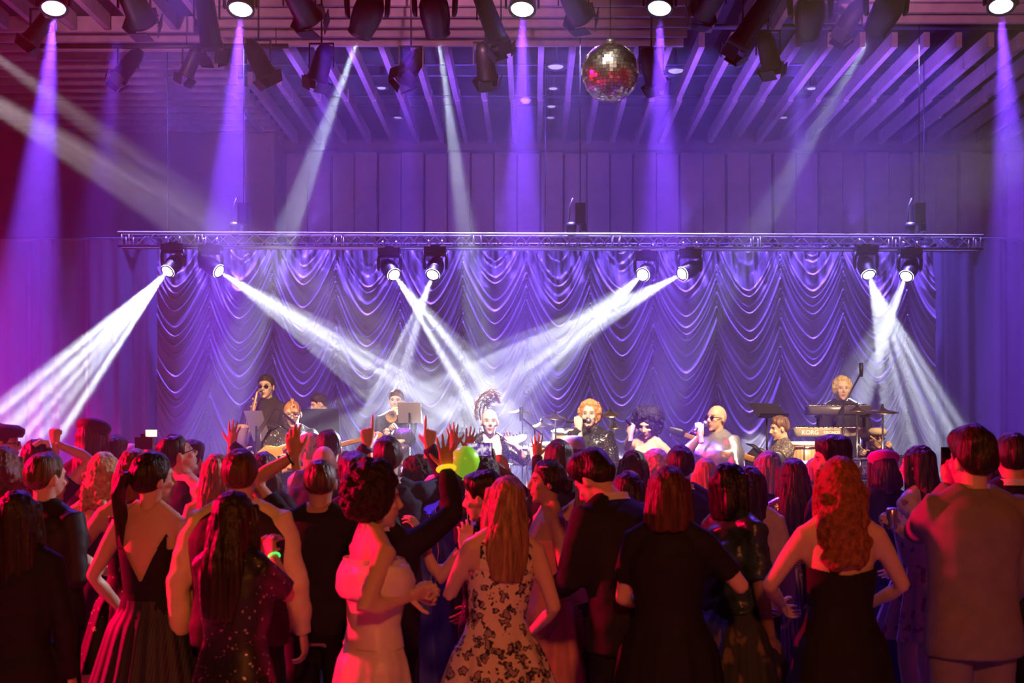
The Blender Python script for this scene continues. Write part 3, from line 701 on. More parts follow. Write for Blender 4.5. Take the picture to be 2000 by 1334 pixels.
def blotch(name, c1, c2, scale=16, lo=0.32, hi=0.42, ring=True, stretch=None, c3=None):
    """printed cloth: dark blotches with paler hearts"""
    if name in MATS: return MATS[name]
    m = mat(name, c1, 0.7); nt = m.node_tree; b = nt.nodes['Principled BSDF']
    tc = nt.nodes.new('ShaderNodeTexCoord'); mp = nt.nodes.new('ShaderNodeMapping'); nt.links.new(tc.outputs['Object'], mp.inputs[0])
    if stretch: mp.inputs['Scale'].default_value = stretch
    nz = nt.nodes.new('ShaderNodeTexNoise'); nz.inputs['Scale'].default_value = scale * 1.3; nt.links.new(mp.outputs[0], nz.inputs['Vector'])
    ad = nt.nodes.new('ShaderNodeMixRGB'); ad.blend_type = 'ADD'; ad.inputs[0].default_value = 0.09
    nt.links.new(mp.outputs[0], ad.inputs[1]); nt.links.new(nz.outputs['Color'], ad.inputs[2])
    vo = nt.nodes.new('ShaderNodeTexVoronoi'); vo.inputs['Scale'].default_value = scale; nt.links.new(ad.outputs[0], vo.inputs['Vector'])
    cr = nt.nodes.new('ShaderNodeValToRGB'); nt.links.new(vo.outputs['Distance'], cr.inputs[0]); e = cr.color_ramp.elements
    e[0].position = lo - 0.16; e[0].color = (*(c3 or c1), 1) if ring else (*c2, 1); e[1].position = hi; e[1].color = (*c1, 1)
    if ring: x = cr.color_ramp.elements.new(lo - 0.12); x.color = (*c2, 1)
    x = cr.color_ramp.elements.new(lo); x.color = (*c2, 1)
    nt.links.new(cr.outputs[0], b.inputs['Base Color']); return m
def stripes(name, c1, c2, scale=30, axis='X', rough=0.5, metal=0.0, distort=0.0):
    if name in MATS: return MATS[name]
    m = mat(name, c1, rough, metal); nt = m.node_tree; b = nt.nodes['Principled BSDF']
    tc = nt.nodes.new('ShaderNodeTexCoord'); wv = nt.nodes.new('ShaderNodeTexWave'); wv.inputs['Scale'].default_value = scale; wv.bands_direction = axis
    wv.inputs['Distortion'].default_value = distort; wv.inputs['Detail Scale'].default_value = 3
    nt.links.new(tc.outputs['Object'], wv.inputs['Vector']); mx = nt.nodes.new('ShaderNodeMix'); mx.data_type = 'RGBA'
    mx.inputs[6].default_value = (*c1, 1); mx.inputs[7].default_value = (*c2, 1); nt.links.new(wv.outputs[0], mx.inputs[0]); nt.links.new(mx.outputs[2], b.inputs['Base Color'])
    return m

# (z, half width, half depth, forward shift) of the trunk, for a 1.75 m person
TRUNK_M = [(0.80, 0.120, 0.085, 0.0), (0.86, 0.165, 0.112, -0.004), (0.94, 0.170, 0.115, -0.004), (1.02, 0.155, 0.105, 0.0), (1.10, 0.148, 0.100, 0.0), (1.20, 0.162, 0.112, 0.0), (1.30, 0.175, 0.120, 0.0), (1.38, 0.178, 0.112, -0.005), (1.43, 0.155, 0.088, -0.01), (1.465, 0.112, 0.072, -0.014), (1.50, 0.070, 0.060, -0.016)]
TRUNK_F = [(0.80, 0.130, 0.09, 0.0), (0.86, 0.172, 0.118, -0.008), (0.94, 0.172, 0.115, -0.008), (1.02, 0.142, 0.098, 0.0), (1.09, 0.122, 0.088, 0.0), (1.18, 0.134, 0.098, 0.006), (1.27, 0.146, 0.116, 0.014), (1.34, 0.150, 0.102, 0.004), (1.40, 0.140, 0.082, -0.006), (1.44, 0.105, 0.064, -0.012), (1.48, 0.058, 0.052, -0.016)]
def trunk_at(T, z):
    zs = [t[0] for t in T]
    return tuple(float(np.interp(z, zs, [t[k] for t in T])) for k in (1, 2, 3))

NPEOPLE = [0]
def person(px, ytop, d, label, yaw=0.0, base=0.0, fem=False, skin=(0.62, 0.40, 0.29), hair=('short', 'dark'), hc=(0.02, 0.012, 0.01), lean=(0, 0), head=(0, 0, 0),
           R_=None, L_=None, wear=(), group=None, fat=1.0, H=None, detail=0.013, lips=(0.45, 0.13, 0.12), extras=None, seat=None, hat=None, glasses=None, legs=None, shoe=(0.01, 0.01, 0.012)):
    """one person; (px, ytop): crown of the head in the photograph, d: depth. Returns dict with the local->world data"""
    NPEOPLE[0] += 1; seed = NPEOPLE[0] * 1.37
    top = P(px, ytop, d); HH = H if H else top.z - base
    s = HH / 1.75; T = TRUNK_F if fem else TRUNK_M
    yw = R(yaw); Rz = Matrix.Rotation(yw, 3, 'Z'); Ri = Rz.inverted()
    lf, ls = R(lean[0]), R(lean[1]); dz = 0.0 if seat is None else (seat - 0.90 * s)
    piv = V3(0, 0, 0.95)
    def bend(p):
        p = Vector(p); k = smooth01((p.z - 0.93) / 0.35)
        if k > 0 and (lf or ls): p = piv + Matrix.Rotation(ls * k, 3, 'Y') @ (Matrix.Rotation(-lf * k, 3, 'X') @ (p - piv))
        return p * s + V3(0, 0, dz)
    hc0 = bend((0, 0.005, 1.628))
    Rh = Matrix.Rotation(ls, 3, 'Y') @ Matrix.Rotation(-lf, 3, 'X')
    hy, hp, hr = (R(a) for a in head)          # turn left, nod down, tilt
    Rhead = Rh @ Matrix.Rotation(hy, 3, 'Z') @ Matrix.Rotation(-hp, 3, 'X') @ Matrix.Rotation(hr, 3, 'Y')
    neckp = bend((0, -0.012, 1.50)); hc0 = neckp + Rhead @ (V3(0, 0.017, 0.114) * s)
    crown = hc0 + Rhead @ V3(0, 0, 0.122 * s)
    # place so that the crown lands on the wanted pixel
    off = Rz @ crown
    loc = V3(top.x - off.x, d - off.y, base)
    root = empty('person', loc, yw, label=label, category='person', group=group)
    hs = s * (1.0 if s > 0.9 else 0.9 / s * 1.0)   # heads stay adult size
    def w2l(p): return Ri @ (Vector(p) - loc)
    # ---------- arms
    arms = {}
    sw = (0.158 if fem else 0.182)
    ul, fl = 0.285 * s, 0.25 * s
    for side, spec in ((1, R_), (-1, L_)):
        sh = bend((side * sw, -0.008, 1.405)); spec = dict(spec or {})
        if 'to' in spec: tgt = w2l(P(*spec['to'][:2], d + (spec['to'][2] if len(spec['to']) > 2 else 0.0)))
        elif 'l' in spec: tgt = bend(spec['l']) if spec['l'][2] > 1.0 else V3(*spec['l']) * s + V3(0, 0, dz)
        else: tgt = V3(side * (0.235 + 0.02 * (not fem)), 0.04, 0.86) * s + V3(0, 0, dz)
        hint = V3(*spec.get('elbow', (side * 0.5, -0.5, -1.0)))
        dv = tgt - sh; L = dv.length; mx = (ul + fl) * 0.985
        if L > mx: dv *= mx / L; L = mx; tgt = sh + dv
        mn = abs(ul - fl) + 0.09 * s
        if L < mn: dv = dv.normalized() * mn; L = mn; tgt = sh + dv
        a = (ul * ul - fl * fl + L * L) / (2 * L); h = math.sqrt(max(ul * ul - a * a, 0)); u = dv.normalized()
        hv = hint - u * hint.dot(u); hv = hv.normalized() if hv.length > 1e-4 else u.orthogonal()
        el = sh + u * a + hv * h
        arms[side] = (sh, el, tgt, spec)
    # ---------- skin
    nude_top = T
    mb = MB()
    secs = []
    for z, rx, ry, fy in T:
        k = fat if z < 1.35 else 1
        secs.append((bend((0, fy, z)), (Rh if z > 1.15 else Matrix.Identity(3)) @ V3(rx * s * k * 0.985, 0, 0), (Rh if z > 1.15 else Matrix.Identity(3)) @ V3(0, ry * s * k * 0.985, 0)))
    mb.loft(secs, 20, power=2.3)
    if fem:
        for sx in (-1, 1): mb.ball(bend((sx * 0.066, 0.085, 1.265)), 0.058 * s, 10)
    for side, (sh, el, wr, spec) in arms.items():
        r = 0.9 if fem else 1.0; r *= (0.5 + 0.5 * fat)
        mb.tube([bend((side * 0.035, -0.02, 1.505)), bend((side * 0.13, -0.012, 1.425))], [0.036 * s, 0.040 * s], 10)
        inner = bend((side * 0.09, -0.008, 1.40)); m1 = sh.lerp(el, 0.35); m2 = el.lerp(wr, 0.3)
        mb.tube([inner, sh, m1, el, m2, wr], [0.052 * s * r, 0.053 * s * r, 0.049 * s * r, 0.039 * s * r, 0.039 * s * r, 0.0245 * s], 12)
    leg = legs or {}
    hipz = 0.88; pts = {}
    for side in (1, -1):
        if seat is None:
            hip, kn, an = V3(side * 0.092, 0, 0.87) * s, V3(side * 0.105, 0.02, 0.47) * s, V3(side * 0.115, -0.03, 0.075) * s
            if side in leg: kn, an = (V3(*q) * s for q in leg[side])
        else:
            hip = V3(side * 0.095, 0, 0) * s + V3(0, 0, seat); kn = V3(side * 0.16 * s, 0.42 * s, seat); an = V3(side * 0.16 * s, 0.40 * s, 0.08 * s)
            kn.z = min(seat, 0.48 * s)
        pts[side] = (hip, kn, an)
        calf = kn.lerp(an, 0.3) + V3(0, -0.012, 0)
        mb.tube([hip, hip.lerp(kn, 0.45), kn, calf, kn.lerp(an, 0.65), an], [0.088 * s, 0.075 * s, 0.052 * s, 0.054 * s, 0.040 * s, 0.034 * s], 12)
        mb.ball(an + V3(0, 0.07, -0.035) * s, V3(0.036, 0.10, 0.03) * s, 10)
    bv, bf = remesh(mb, detail * 1.15, 2)
    Vs, Fs, Cs = [bv], [bf], [np.tile(np.array(skin), (len(bv), 1))]
    hv, hf = T_head(fem)
    Rn = np.array(Rhead); sh3 = np.array(hc0)
    brow = tuple(0.6 * x for x in hc) if hair[0] != 'bald' else tuple(0.3 * x for x in skin)
    Vs.append((hv * hs) @ Rn.T + sh3); Fs.append(hf + len(bv)); Cs.append(head_color(hv, skin, brow, lips))
    n = len(bv) + len(hv); hands = {}
    for side, (sh, el, wr, spec) in arms.items():
        tv, tf = T_hand(spec.get('pose', 'relaxed'))
        fd = (wr - el).normalized()
        if 'dir' in spec: fd = Vector(spec['dir']).normalized() if 'wdir' not in spec else fd
        if 'wdir' in spec: fd = (Ri @ Vector(spec['wdir'])).normalized()
        pn = Vector(spec.get('palm', (-side, 0.15, 0.0) if fd.z < 0 else (0, 1, 0)))
        if 'wpalm' in spec: pn = Ri @ Vector(spec['wpalm'])
        pn = pn - fd * pn.dot(fd); pn = pn.normalized() if pn.length > 1e-3 else fd.orthogonal().normalized()
        X = pn.cross(fd); M = np.array(Matrix((X, pn, fd)).transposed()); q = tv.copy(); ff = tf
        if side < 0: q[:, 0] *= -1; ff = tf[:, ::-1]
        q = q * s * (0.92 if fem else 1.0) @ M.T + np.array(wr); Vs.append(q); Fs.append(ff + n); n += len(q); Cs.append(np.tile(np.array(skin), (len(q), 1)))
        hands[side] = (root, wr, fd, pn, X, loc, Rz)
    v, f, c = np.vstack(Vs), np.vstack(Fs), np.vstack(Cs)
    me = np_mesh('body', v, f, skin_mat()); at = me.color_attributes.new('col', 'FLOAT_COLOR', 'POINT')
    at.data.foreach_set('color', np.hstack([c, np.ones((len(c), 1))]).astype(np.float32).ravel())
    child('body', me, None, root)
    # ---------- garments
    def tr_pt(p): return bend(p)
    def sleeved(name, m, hem, infl, sleeve=1.0, cuff=0.012, open_front=None, vneck=None, wrinkle=0.004, flare=0.0, top_z=1.475, shoulder=0.0, collar=None):
        g = MB(); secs = []
        for z in [hem + (top_z - hem) * k / 14 for k in range(15)]:
            rx, ry, fy = trunk_at(T, max(z, 0.86)); k = fat if z < 1.35 else 1
            e = infl + (flare * smooth01((1.05 - z) / 0.25) if z < 1.05 else 0); e = e * (1 - 0.6 * smooth01((z - 1.40) / 0.08))
            if infl > 0.02 and not fem: rx = max(rx, 0.158) if 0.95 < z < 1.2 else rx
            Rr = Rh if z > 1.15 else Matrix.Identity(3)
            secs.append((bend((0, fy, z)), Rr @ V3((rx * k + e) * s, 0, 0), Rr @ V3(0, (ry * k + e) * s, 0)))
        g.loft(secs, 22, power=2.4)
        if sleeve > 0:
            for side, (sh, el, wr, spec) in arms.items():
                r = (0.9 if fem else 1.0) * (0.5 + 0.5 * fat); e = (infl * 0.55 + 0.004) * s
                g.tube([bend((side * 0.04, -0.018, 1.49)), bend((side * 0.14, -0.010, 1.425))], [0.036 * s + e, 0.042 * s + e], 10); inner = bend((side * 0.08, -0.008, 1.405)); sh2 = sh + V3(0, 0, shoulder * s)
                P_ = [inner, sh2, sh.lerp(el, 0.35), el]; Q = [0.054 * s * r + e * 0.7, 0.056 * s * r + e, 0.051 * s * r + e, 0.042 * s * r + e]
                if sleeve <= 0.5:
                    k = sleeve / 0.5; P_ = [inner, sh2, sh.lerp(el, 0.35 * k), sh.lerp(el, k)]; Q[3] = 0.048 * s * r + e + 0.003
                else:
                    end = el.lerp(wr, min(1.0, (sleeve - 0.5) * 2)); P_ += [el.lerp(end, 0.35), end]; Q += [0.041 * s * r + e, 0.0265 * s + cuff * s]
                g.tube(P_, Q, 12)
        if collar: g.tube([bend((0, -0.014, 1.44)), bend((0, -0.012, 1.507))], [0.082 * s, 0.069 * s], 14)
        v, f = remesh(g, detail, 2)
        nrm = vnormals(v, f)
        v = v + nrm * (vnoise(v * np.array([16, 16, 30]) / s, seed) * wrinkle + vnoise(v * np.array([40, 40, 55]) / s, seed + 3) * wrinkle * 0.35)[:, None]
        if open_front is not None:
            fc = v[f].mean(1) / s; w0, z0, w1, z1 = open_front
            wd = w0 + (w1 - w0) * np.clip((fc[:, 2] - z0) / (z1 - z0), 0, 1)
            keep = ~((fc[:, 1] > 0.015) & (np.abs(fc[:, 0]) < wd) & (fc[:, 2] > z0)); f = f[keep]
        return child(name, np_mesh(name, v, f, m), None, root)
    def bodice(name, m, z0, ztop, keep, infl=0.012, rows=46, n=56, sf=None):
        rows = rows * 2 if rows > 20 else rows; n = n * 2 if rows > 20 else n; zs = np.linspace(z0, ztop, rows); vv = []
        for z in zs:
            rx, ry, fy = trunk_at(T, z); k = fat if z < 1.35 else 1
            bust = 0.030 * math.exp(-((z - 1.265) / 0.055) ** 2) if fem else 0
            for q in range(n):
                t = 2 * math.pi * q / n; cx, sy = math.cos(t), math.sin(t)
                cx = math.copysign(abs(cx) ** (2 / 2.3), cx); sy = math.copysign(abs(sy) ** (2 / 2.3), sy)
                e = infl + (0.008 if z > 1.3 else 0)
                vv.append(((rx * k + e) * cx, fy + (ry * k + e + (bust if sy > 0 else 0)) * sy, z))
        fl_ = []
        for i in range(rows - 1):
            for q in range(n):
                ids = (i * n + q, i * n + (q + 1) % n, (i + 1) * n + (q + 1) % n, (i + 1) * n + q)
                c = [sum(vv[j][a] for j in ids) / 4 for a in range(3)]
                if keep(*c): fl_.append(ids)
        if sf: vv = [sf(*p) for p in vv]
        pv = np.array([tuple(bend(p)) for p in vv])
        return child(name, np_mesh(name, pv, np.array(fl_), m), None, root)
    def skirt(name, m, hem, flare, folds=9, amp=0.02, waist=1.06, rows=26, n=120, slim=0.0, shift=(0, 0)):
        vv = np.zeros((rows, n, 3))
        for i in range(rows):
            a = i / (rows - 1); z = waist + (hem - waist) * a
            rx, ry, fy = trunk_at(T, max(z, 0.88)); rx *= fat; ry *= fat
            e = 0.014 + flare * max(0, (1.0 - z)) - slim * max(0, 0.88 - z)
            t = np.linspace(0, 2 * math.pi, n, endpoint=False)
            w_ = amp * a ** 0.8 * (np.sin(folds * t + 2.2 * np.sin(t + seed) + seed) + 0.4 * np.sin(folds * 2.3 * t + seed * 2 + 1.5 * a))
            vv[i, :, 0] = np.cos(t) * (rx + e + w_) + shift[0] * a; vv[i, :, 1] = fy + np.sin(t) * (ry + e + w_) + shift[1] * a; vv[i, :, 2] = z
        pv = np.array([tuple(bend(p)) for p in vv.reshape(-1, 3)]); idx = np.arange(rows * n).reshape(rows, n)
        f = np.stack([idx[1:, :], np.roll(idx[1:, :], -1, 1), np.roll(idx[:-1, :], -1, 1), idx[:-1, :]], -1).reshape(-1, 4)
        return child(name, np_mesh(name, pv, f, m), None, root)
    def trousers(m, infl=0.016, up=1.04):
        g = MB(); secs = []
        for z in (up, 0.98, 0.92, 0.86, 0.82):
            rx, ry, fy = trunk_at(T, z); secs.append((bend((0, fy, z)), V3((rx * fat + infl * 0.7) * s, 0, 0), V3(0, (ry * fat + infl * 0.7) * s, 0)))
        g.loft(secs, 20)
        for side, (hip, kn, an) in pts.items():
            g.tube([hip + V3(0, 0, 0.02), hip.lerp(kn, 0.45), kn, kn.lerp(an, 0.4), an + V3(0, 0, -0.02)], [(0.094 + infl * .5) * s, (0.08 + infl * .7) * s, (0.062 + infl) * s, (0.06 + infl) * s, (0.055 + infl) * s], 14)
        v, f = remesh(g, detail * 1.2, 2); nrm = vnormals(v, f)
        v = v + nrm * (vnoise(v * np.array([14, 14, 26]), seed + 5) * 0.005)[:, None]
        return child('trousers', np_mesh('trousers', v, f, m), None, root)
    def cape(name, m):
        g = MB(); secs = [(bend((0, 0.006, z)), Rh @ V3(rx * s, 0, 0), Rh @ V3(0, ry * s, 0)) for z, rx, ry in ((1.20, 0.215, 0.135), (1.23, 0.236, 0.146), (1.30, 0.238, 0.142), (1.345, 0.222, 0.128), (1.362, 0.200, 0.112), (1.33, 0.19, 0.10))]
        g.loft(secs, 28, power=2.3); v, f = remesh(g, 0.012, 1); nrm = vnormals(v, f); v = v + nrm * (vnoise(v * np.array([18, 18, 40]), seed) * 0.005)[:, None]
        return child(name, np_mesh(name, v, f, m), None, root)
    G = dict(cape=cape, sleeved=sleeved, bodice=bodice, skirt=skirt, trousers=trousers)
    for kind, *a in wear:
        isd = bool(a) and isinstance(a[-1], dict); kw = a[-1] if isd else {}; aa = a[:-1] if isd else a
        G[kind](*aa, **kw)
    msh = mat('shoe_leather', shoe, 0.3)
    if base < 0.1 or seat is not None or True:
        for side, (hip, kn, an) in pts.items():
            sm_ = MB(); c = an + V3(0, 0, 0) * s
            sm_.loft([(c + V3(0, -0.055, -0.045) * s, V3(0.02, 0, 0) * s, V3(0, 0, 0.02) * s), (c + V3(0, -0.03, -0.035) * s, V3(0.038, 0, 0) * s, V3(0, 0, 0.045) * s), (c + V3(0, 0.04, -0.038) * s, V3(0.04, 0, 0) * s, V3(0, 0, 0.042) * s),
                      (c + V3(0, 0.13, -0.05) * s, V3(0.046, 0, 0) * s, V3(0, 0, 0.028) * s), (c + V3(0, 0.19, -0.055) * s, V3(0.03, 0, 0) * s, V3(0, 0, 0.018) * s)], 12)
            sm_.obj('shoe', msh, root)
    # ---------- hair, in head space
    def hobj(name, v, f, m, parent=root):
        return child(name, np_mesh(name, (v * hs) @ Rn.T + sh3, f, m), None, parent)
    kind, cn = hair[0], hair[1]; L = hair[2] if len(hair) > 2 else 0.3
    hm = hair_mat(cn, hc) if kind not in ('curly', 'wavy') else hair_curl_mat(cn, hc)
    def shell(hz, thick, crown_add=0.0, amp=0.004, freq=(60, 60, 14), rough_edge=0.006):
        nu, nv = 72, 44; th = np.linspace(0, 2 * np.pi, nu, endpoint=False)[None, :]; ph = np.linspace(0.02, np.pi * 0.80, nv)[:, None]
        dx, dy, dzz = np.sin(ph) * np.cos(th), np.sin(ph) * np.sin(th), np.cos(ph) + 0 * th
        base_r = np.stack([dx * 0.078, -0.008 + dy * 0.099, 0.022 + dzz * 0.102], -1).reshape(-1, 3)
        nd = np.stack([dx, dy, dzz], -1).reshape(-1, 3)
        hl = hz(base_r); edge = smooth01((base_r[:, 2] - hl) / 0.065)
        disp = thick * edge + crown_add * smooth01((nd[:, 2] - 0.2) / 0.6) + amp * edge * vnoise(base_r * np.array(freq), seed)
        v = base_r + nd * (disp - 0.004 * (1 - edge))[:, None]
        idx = np.arange(nu * nv).reshape(nv, nu); f = np.stack([idx[:-1], idx[1:], np.roll(idx[1:], -1, 1), np.roll(idx[:-1], -1, 1)], -1).reshape(-1, 4)
        fc = base_r[f].mean(1); k = fc[:, 2] > hz(fc) + rough_edge * vnoise(fc * 90, seed)
        # cap the pole
        return v, f[k]
    hz_m = lambda p: np.where(p[:, 1] > 0.03, np.interp(p[:, 1], [0.03, 0.06, 0.10], [-0.005, 0.055, 0.075]), np.interp(p[:, 1], [-0.11, -0.05, 0.0, 0.03], [-0.072, -0.06, 0.0, -0.005]))
    hz_f = lambda p: np.where(p[:, 1] > 0.03, np.interp(p[:, 1], [0.03, 0.06, 0.10], [-0.005, 0.055, 0.075]), np.interp(p[:, 1], [-0.11, -0.03, 0.02, 0.03], [-0.085, -0.075, -0.03, -0.005]))
    def capped(v, f, nm='hair', m=hm):
        # close the little hole at the crown with a fan-like ball
        return hobj(nm, v, f, m)
    if kind == 'short':
        v, f = shell(hz_m, 0.010, 0.008, 0.005); capped(v, f)
    elif kind == 'thick':
        v, f = shell(hz_m, 0.020, 0.022, 0.010, (42, 42, 16)); capped(v, f)
    elif kind == 'thin':
        v, f = shell(lambda p: np.maximum(hz_m(p), np.interp(p[:, 1], [-0.1, -0.03, 0.0], [-0.09, -0.06, 0.0])) , 0.006, 0.0, 0.003)
        capped(v, f)
    elif kind in ('long', 'bob', 'wavy', 'half'):
        g = MB(); g.ball((0, -0.014, 0.026), (0.089, 0.105, 0.109), 20)
        wv_ = 0.022 if kind == 'wavy' else 0.0; wd = hair[3] if len(hair) > 3 else 1.0
        secs = []; N = 9
        for i in range(N):
            a = i / (N - 1); z = 0.02 - (L + 0.02) * a
            rx = (0.090 + 0.022 * math.sin(min(a * 1.4, 1) * math.pi * 0.5)) * wd * (1 - 0.28 * max(0, a - 0.7) / 0.3); ry = 0.078 * (1 - 0.35 * a) + wv_ * 0.5
            cyy = -0.040 - 0.028 * a - (0.03 if L > 0.3 else 0) * smooth01(a * 2); secs.append((V3(wv_ * 0.5 * math.sin(a * 9), cyy, z), V3(rx, 0, 0), V3(0, ry, 0)))
        g.loft(secs, 18)
        for sx in (-1, 1):
            g.tube([(sx * 0.072, 0.035, 0.07), (sx * 0.085, 0.022, 0.0), (sx * 0.092, 0.010, -0.08), (sx * 0.095, 0.0, -min(L, 0.22))], [0.022, 0.022, 0.024, 0.02], 10)
        if kind == 'wavy':
            rs = random.Random(int(seed * 10))
            for i in range(46):
                a = rs.random(); z = 0.0 - L * a * 1.05; an = rs.random() * 2 * math.pi
                g.ball((0.10 * wd * math.cos(an), -0.055 - 0.02 * a + 0.075 * math.sin(an) * (1 if math.sin(an) < 0 else 0.5), z), rs.uniform(0.016, 0.03), 8)
        v, f = remesh(g, 0.0085, 1); nrm = vnormals(v, f)
        w2 = 16 if kind != 'wavy' else 30
        v = v + nrm * (0.0055 * vnoise(v * np.array([75, 75, w2 * 0.35]), seed) + 0.003 * vnoise(v * np.array([190, 190, 9.0]), seed + 2))[:, None]
        # clear the face
        k = smooth01((v[:, 1] - 0.045) / 0.03) * smooth01((0.075 - v[:, 2]) / 0.02) * smooth01((0.082 - np.abs(v[:, 0])) / 0.01)
        v[:, 1] -= k * np.maximum(v[:, 1] - 0.045, 0)
        hobj('hair', v, f, hm)
    elif kind in ('curly', 'afro'):
        g = MB(); rs = random.Random(int(seed * 10)); sz = L; g.ball((0, -0.022 - sz * 0.35, 0.03), (0.088 + sz * 0.8, 0.096 + sz * 0.5, 0.106 + sz * 0.7), 18)
        for i in range(300):
            an = rs.random() * 2 * math.pi; c = rs.uniform(-0.75, 1); q = V3(math.sqrt(1 - c * c) * math.cos(an), math.sqrt(1 - c * c) * math.sin(an), c)
            p = V3(q.x * (0.085 + sz), -0.018 + q.y * (0.095 + sz), 0.03 + q.z * (0.10 + sz))
            if q.y > 0.35 and p.z < 0.085: continue
            if q.y > 0: p.y = -0.018 + q.y * (0.088 + sz * 0.25)
            g.ball(p, rs.uniform(0.011, 0.021), 6)
        v, f = remesh(g, 0.0085, 1); hobj('hair', v, f, hair_curl_mat(cn, hc))
    elif kind == 'ponytail':
        v, f = shell(hz_f, 0.010, 0.004, 0.004, (80, 30, 60)); hobj('hair', v, f, hm)
        g = MB(); sx = hair[3] if len(hair) > 3 else 0.0
        g.tube([(0, -0.10, 0.03), (sx * 0.3, -0.135, 0.02), (sx * 0.8, -0.15, -0.06), (sx, -0.13, -0.16), (sx * 1.1, -0.12, -0.16 - (L - 0.16) * 0.6), (sx * 1.2, -0.12, -L)], [0.02, 0.03, 0.042, 0.045, 0.038, 0.012], 12, flat=0.8)
        v, f = remesh(g, 0.0075, 1); nrm = vnormals(v, f); v = v + nrm * (0.006 * vnoise(v * np.array([70, 70, 14.0]), seed))[:, None]; hobj('ponytail', v, f, hm)
    elif kind == 'bun':
        v, f = shell(hz_f, 0.012, 0.004, 0.005, (80, 30, 60)); hobj('hair', v, f, hm)
        g = MB(); g.ball((0, -0.115, -0.02), (0.05, 0.04, 0.045), 12); rs = random.Random(3)
        for i in range(14): g.ball((rs.uniform(-0.04, 0.04), -0.12 + rs.uniform(-0.02, 0.01), -0.02 + rs.uniform(-0.04, 0.04)), 0.016, 8)
        v, f = remesh(g, 0.008, 1); hobj('bun', v, f, hm)
    elif kind == 'mohawk':
        v, f = shell(hz_m, 0.003, 0.0, 0.001); hobj('cropped_hair', v, f, hair_mat(cn + '_dim', tuple(x * 0.7 for x in hc)))
        g = MB(); rs = random.Random(7)
        for i in range(26):
            a = i / 25 * 2.2 - 0.35; b = V3(rs.uniform(-0.015, 0.015), 0.085 * math.cos(a) - 0.01, 0.10 * math.sin(max(a, 0.2)) + 0.02); o = V3(rs.uniform(-0.01, 0.01), 0.025 * math.cos(a) + 0.005, 0.030 * math.sin(max(a, 0.3)))
            g.tube([b * 0.9, b + o * 0.5, b + o], [0.014, 0.012, 0.004], 6)
        v, f = remesh(g, 0.006, 1); hobj('crest', v, f, hm)
    def hadd(name, mb_, m, parent=root, **k):
        mb_.v = [tuple(hc0 + Rhead @ (Vector(p) * hs)) for p in mb_.v]; return mb_.obj(name, m, parent, **k)
    if hat:
        kind_, hmn, hcol = hat; mh_ = cloth(hmn, hcol, 0.7)
        if kind_ == 'beret': hadd('beret', MB().lathe([(0, 0.150), (0.05, 0.147), (0.092, 0.130), (0.108, 0.105), (0.102, 0.08), (0.092, 0.062), (0.088, 0.045), (0, 0.05)], 28, Matrix.Rotation(R(-14), 4, 'X') @ Matrix.Rotation(R(8), 4, 'Y') @ Matrix.Translation((0, -0.015, 0))), mh_)
        elif kind_ == 'cap':
            g = MB().lathe([(0, 0.14), (0.05, 0.135), (0.085, 0.105), (0.098, 0.06), (0.097, 0.035), (0, 0.035)], 26)
            g.v = [(x, y * 1.12 - 0.008, z) for x, y, z in g.v]; hadd('cap', g, mh_)
            g = MB().loft([((0, 0.07, 0.045), (0.075, 0, 0), (0, 0, 0.006)), ((0, 0.12, 0.045), (0.075, 0, 0), (0, 0, 0.006)), ((0, 0.165, 0.035), (0.05, 0, 0), (0, 0, 0.005))], 14); hadd('peak', g, mh_)
        elif kind_ == 'flat':
            g = MB().lathe([(0, 0.135), (0.07, 0.128), (0.105, 0.10), (0.104, 0.07), (0.09, 0.045), (0, 0.05)], 26); g.v = [(x, y * 1.2 + 0.01, z) for x, y, z in g.v]; hadd('flat_cap', g, mh_)
    if glasses:
        gm = mat('glasses_' + glasses, (0.01, 0.01, 0.012), 0.15); g = MB()
        for sx in (-1, 1):
            if glasses == 'dark': g.ball((sx * 0.032, 0.094, 0.006), (0.025, 0.005, 0.018), 12)
            else: g.tube([(sx * 0.032 + 0.023 * math.cos(t), 0.099, 0.006 + 0.017 * math.sin(t)) for t in np.linspace(0, 2 * math.pi, 15)], 0.0022, 5, cap=False)
            g.tube([(sx * 0.054, 0.095, 0.010), (sx * 0.074, 0.06, 0.010), (sx * 0.082, -0.005, 0.008)], 0.0025, 5)
        g.tube([(-0.010, 0.102, 0.008), (0.010, 0.102, 0.008)], 0.0025, 5); hadd('glasses', g, gm)
    info = dict(root=root, loc=loc, Rz=Rz, s=s, arms=arms, hands=hands, bend=bend, hadd=hadd, hc=hc0, w2l=w2l, Rhead=Rhead,
                l2w=lambda p: loc + Rz @ Vector(p), Rh=Rh)
    if extras: extras(info)
    return info

def band(info, side, m, name='wristband', k=0.88, r=0.036, th=0.006):
    sh, el, wr, spec = info['arms'][side]; a = el.lerp(wr, k); b = (wr - el).normalized(); ax = b.orthogonal().normalized(); ay = b.cross(ax)
    g = MB(); g.tube([a + ax * r * math.cos(t) + ay * r * math.sin(t) for t in np.linspace(0, 2 * math.pi, 21)], th, 7, cap=False); return g.obj(name, m, info['root'])
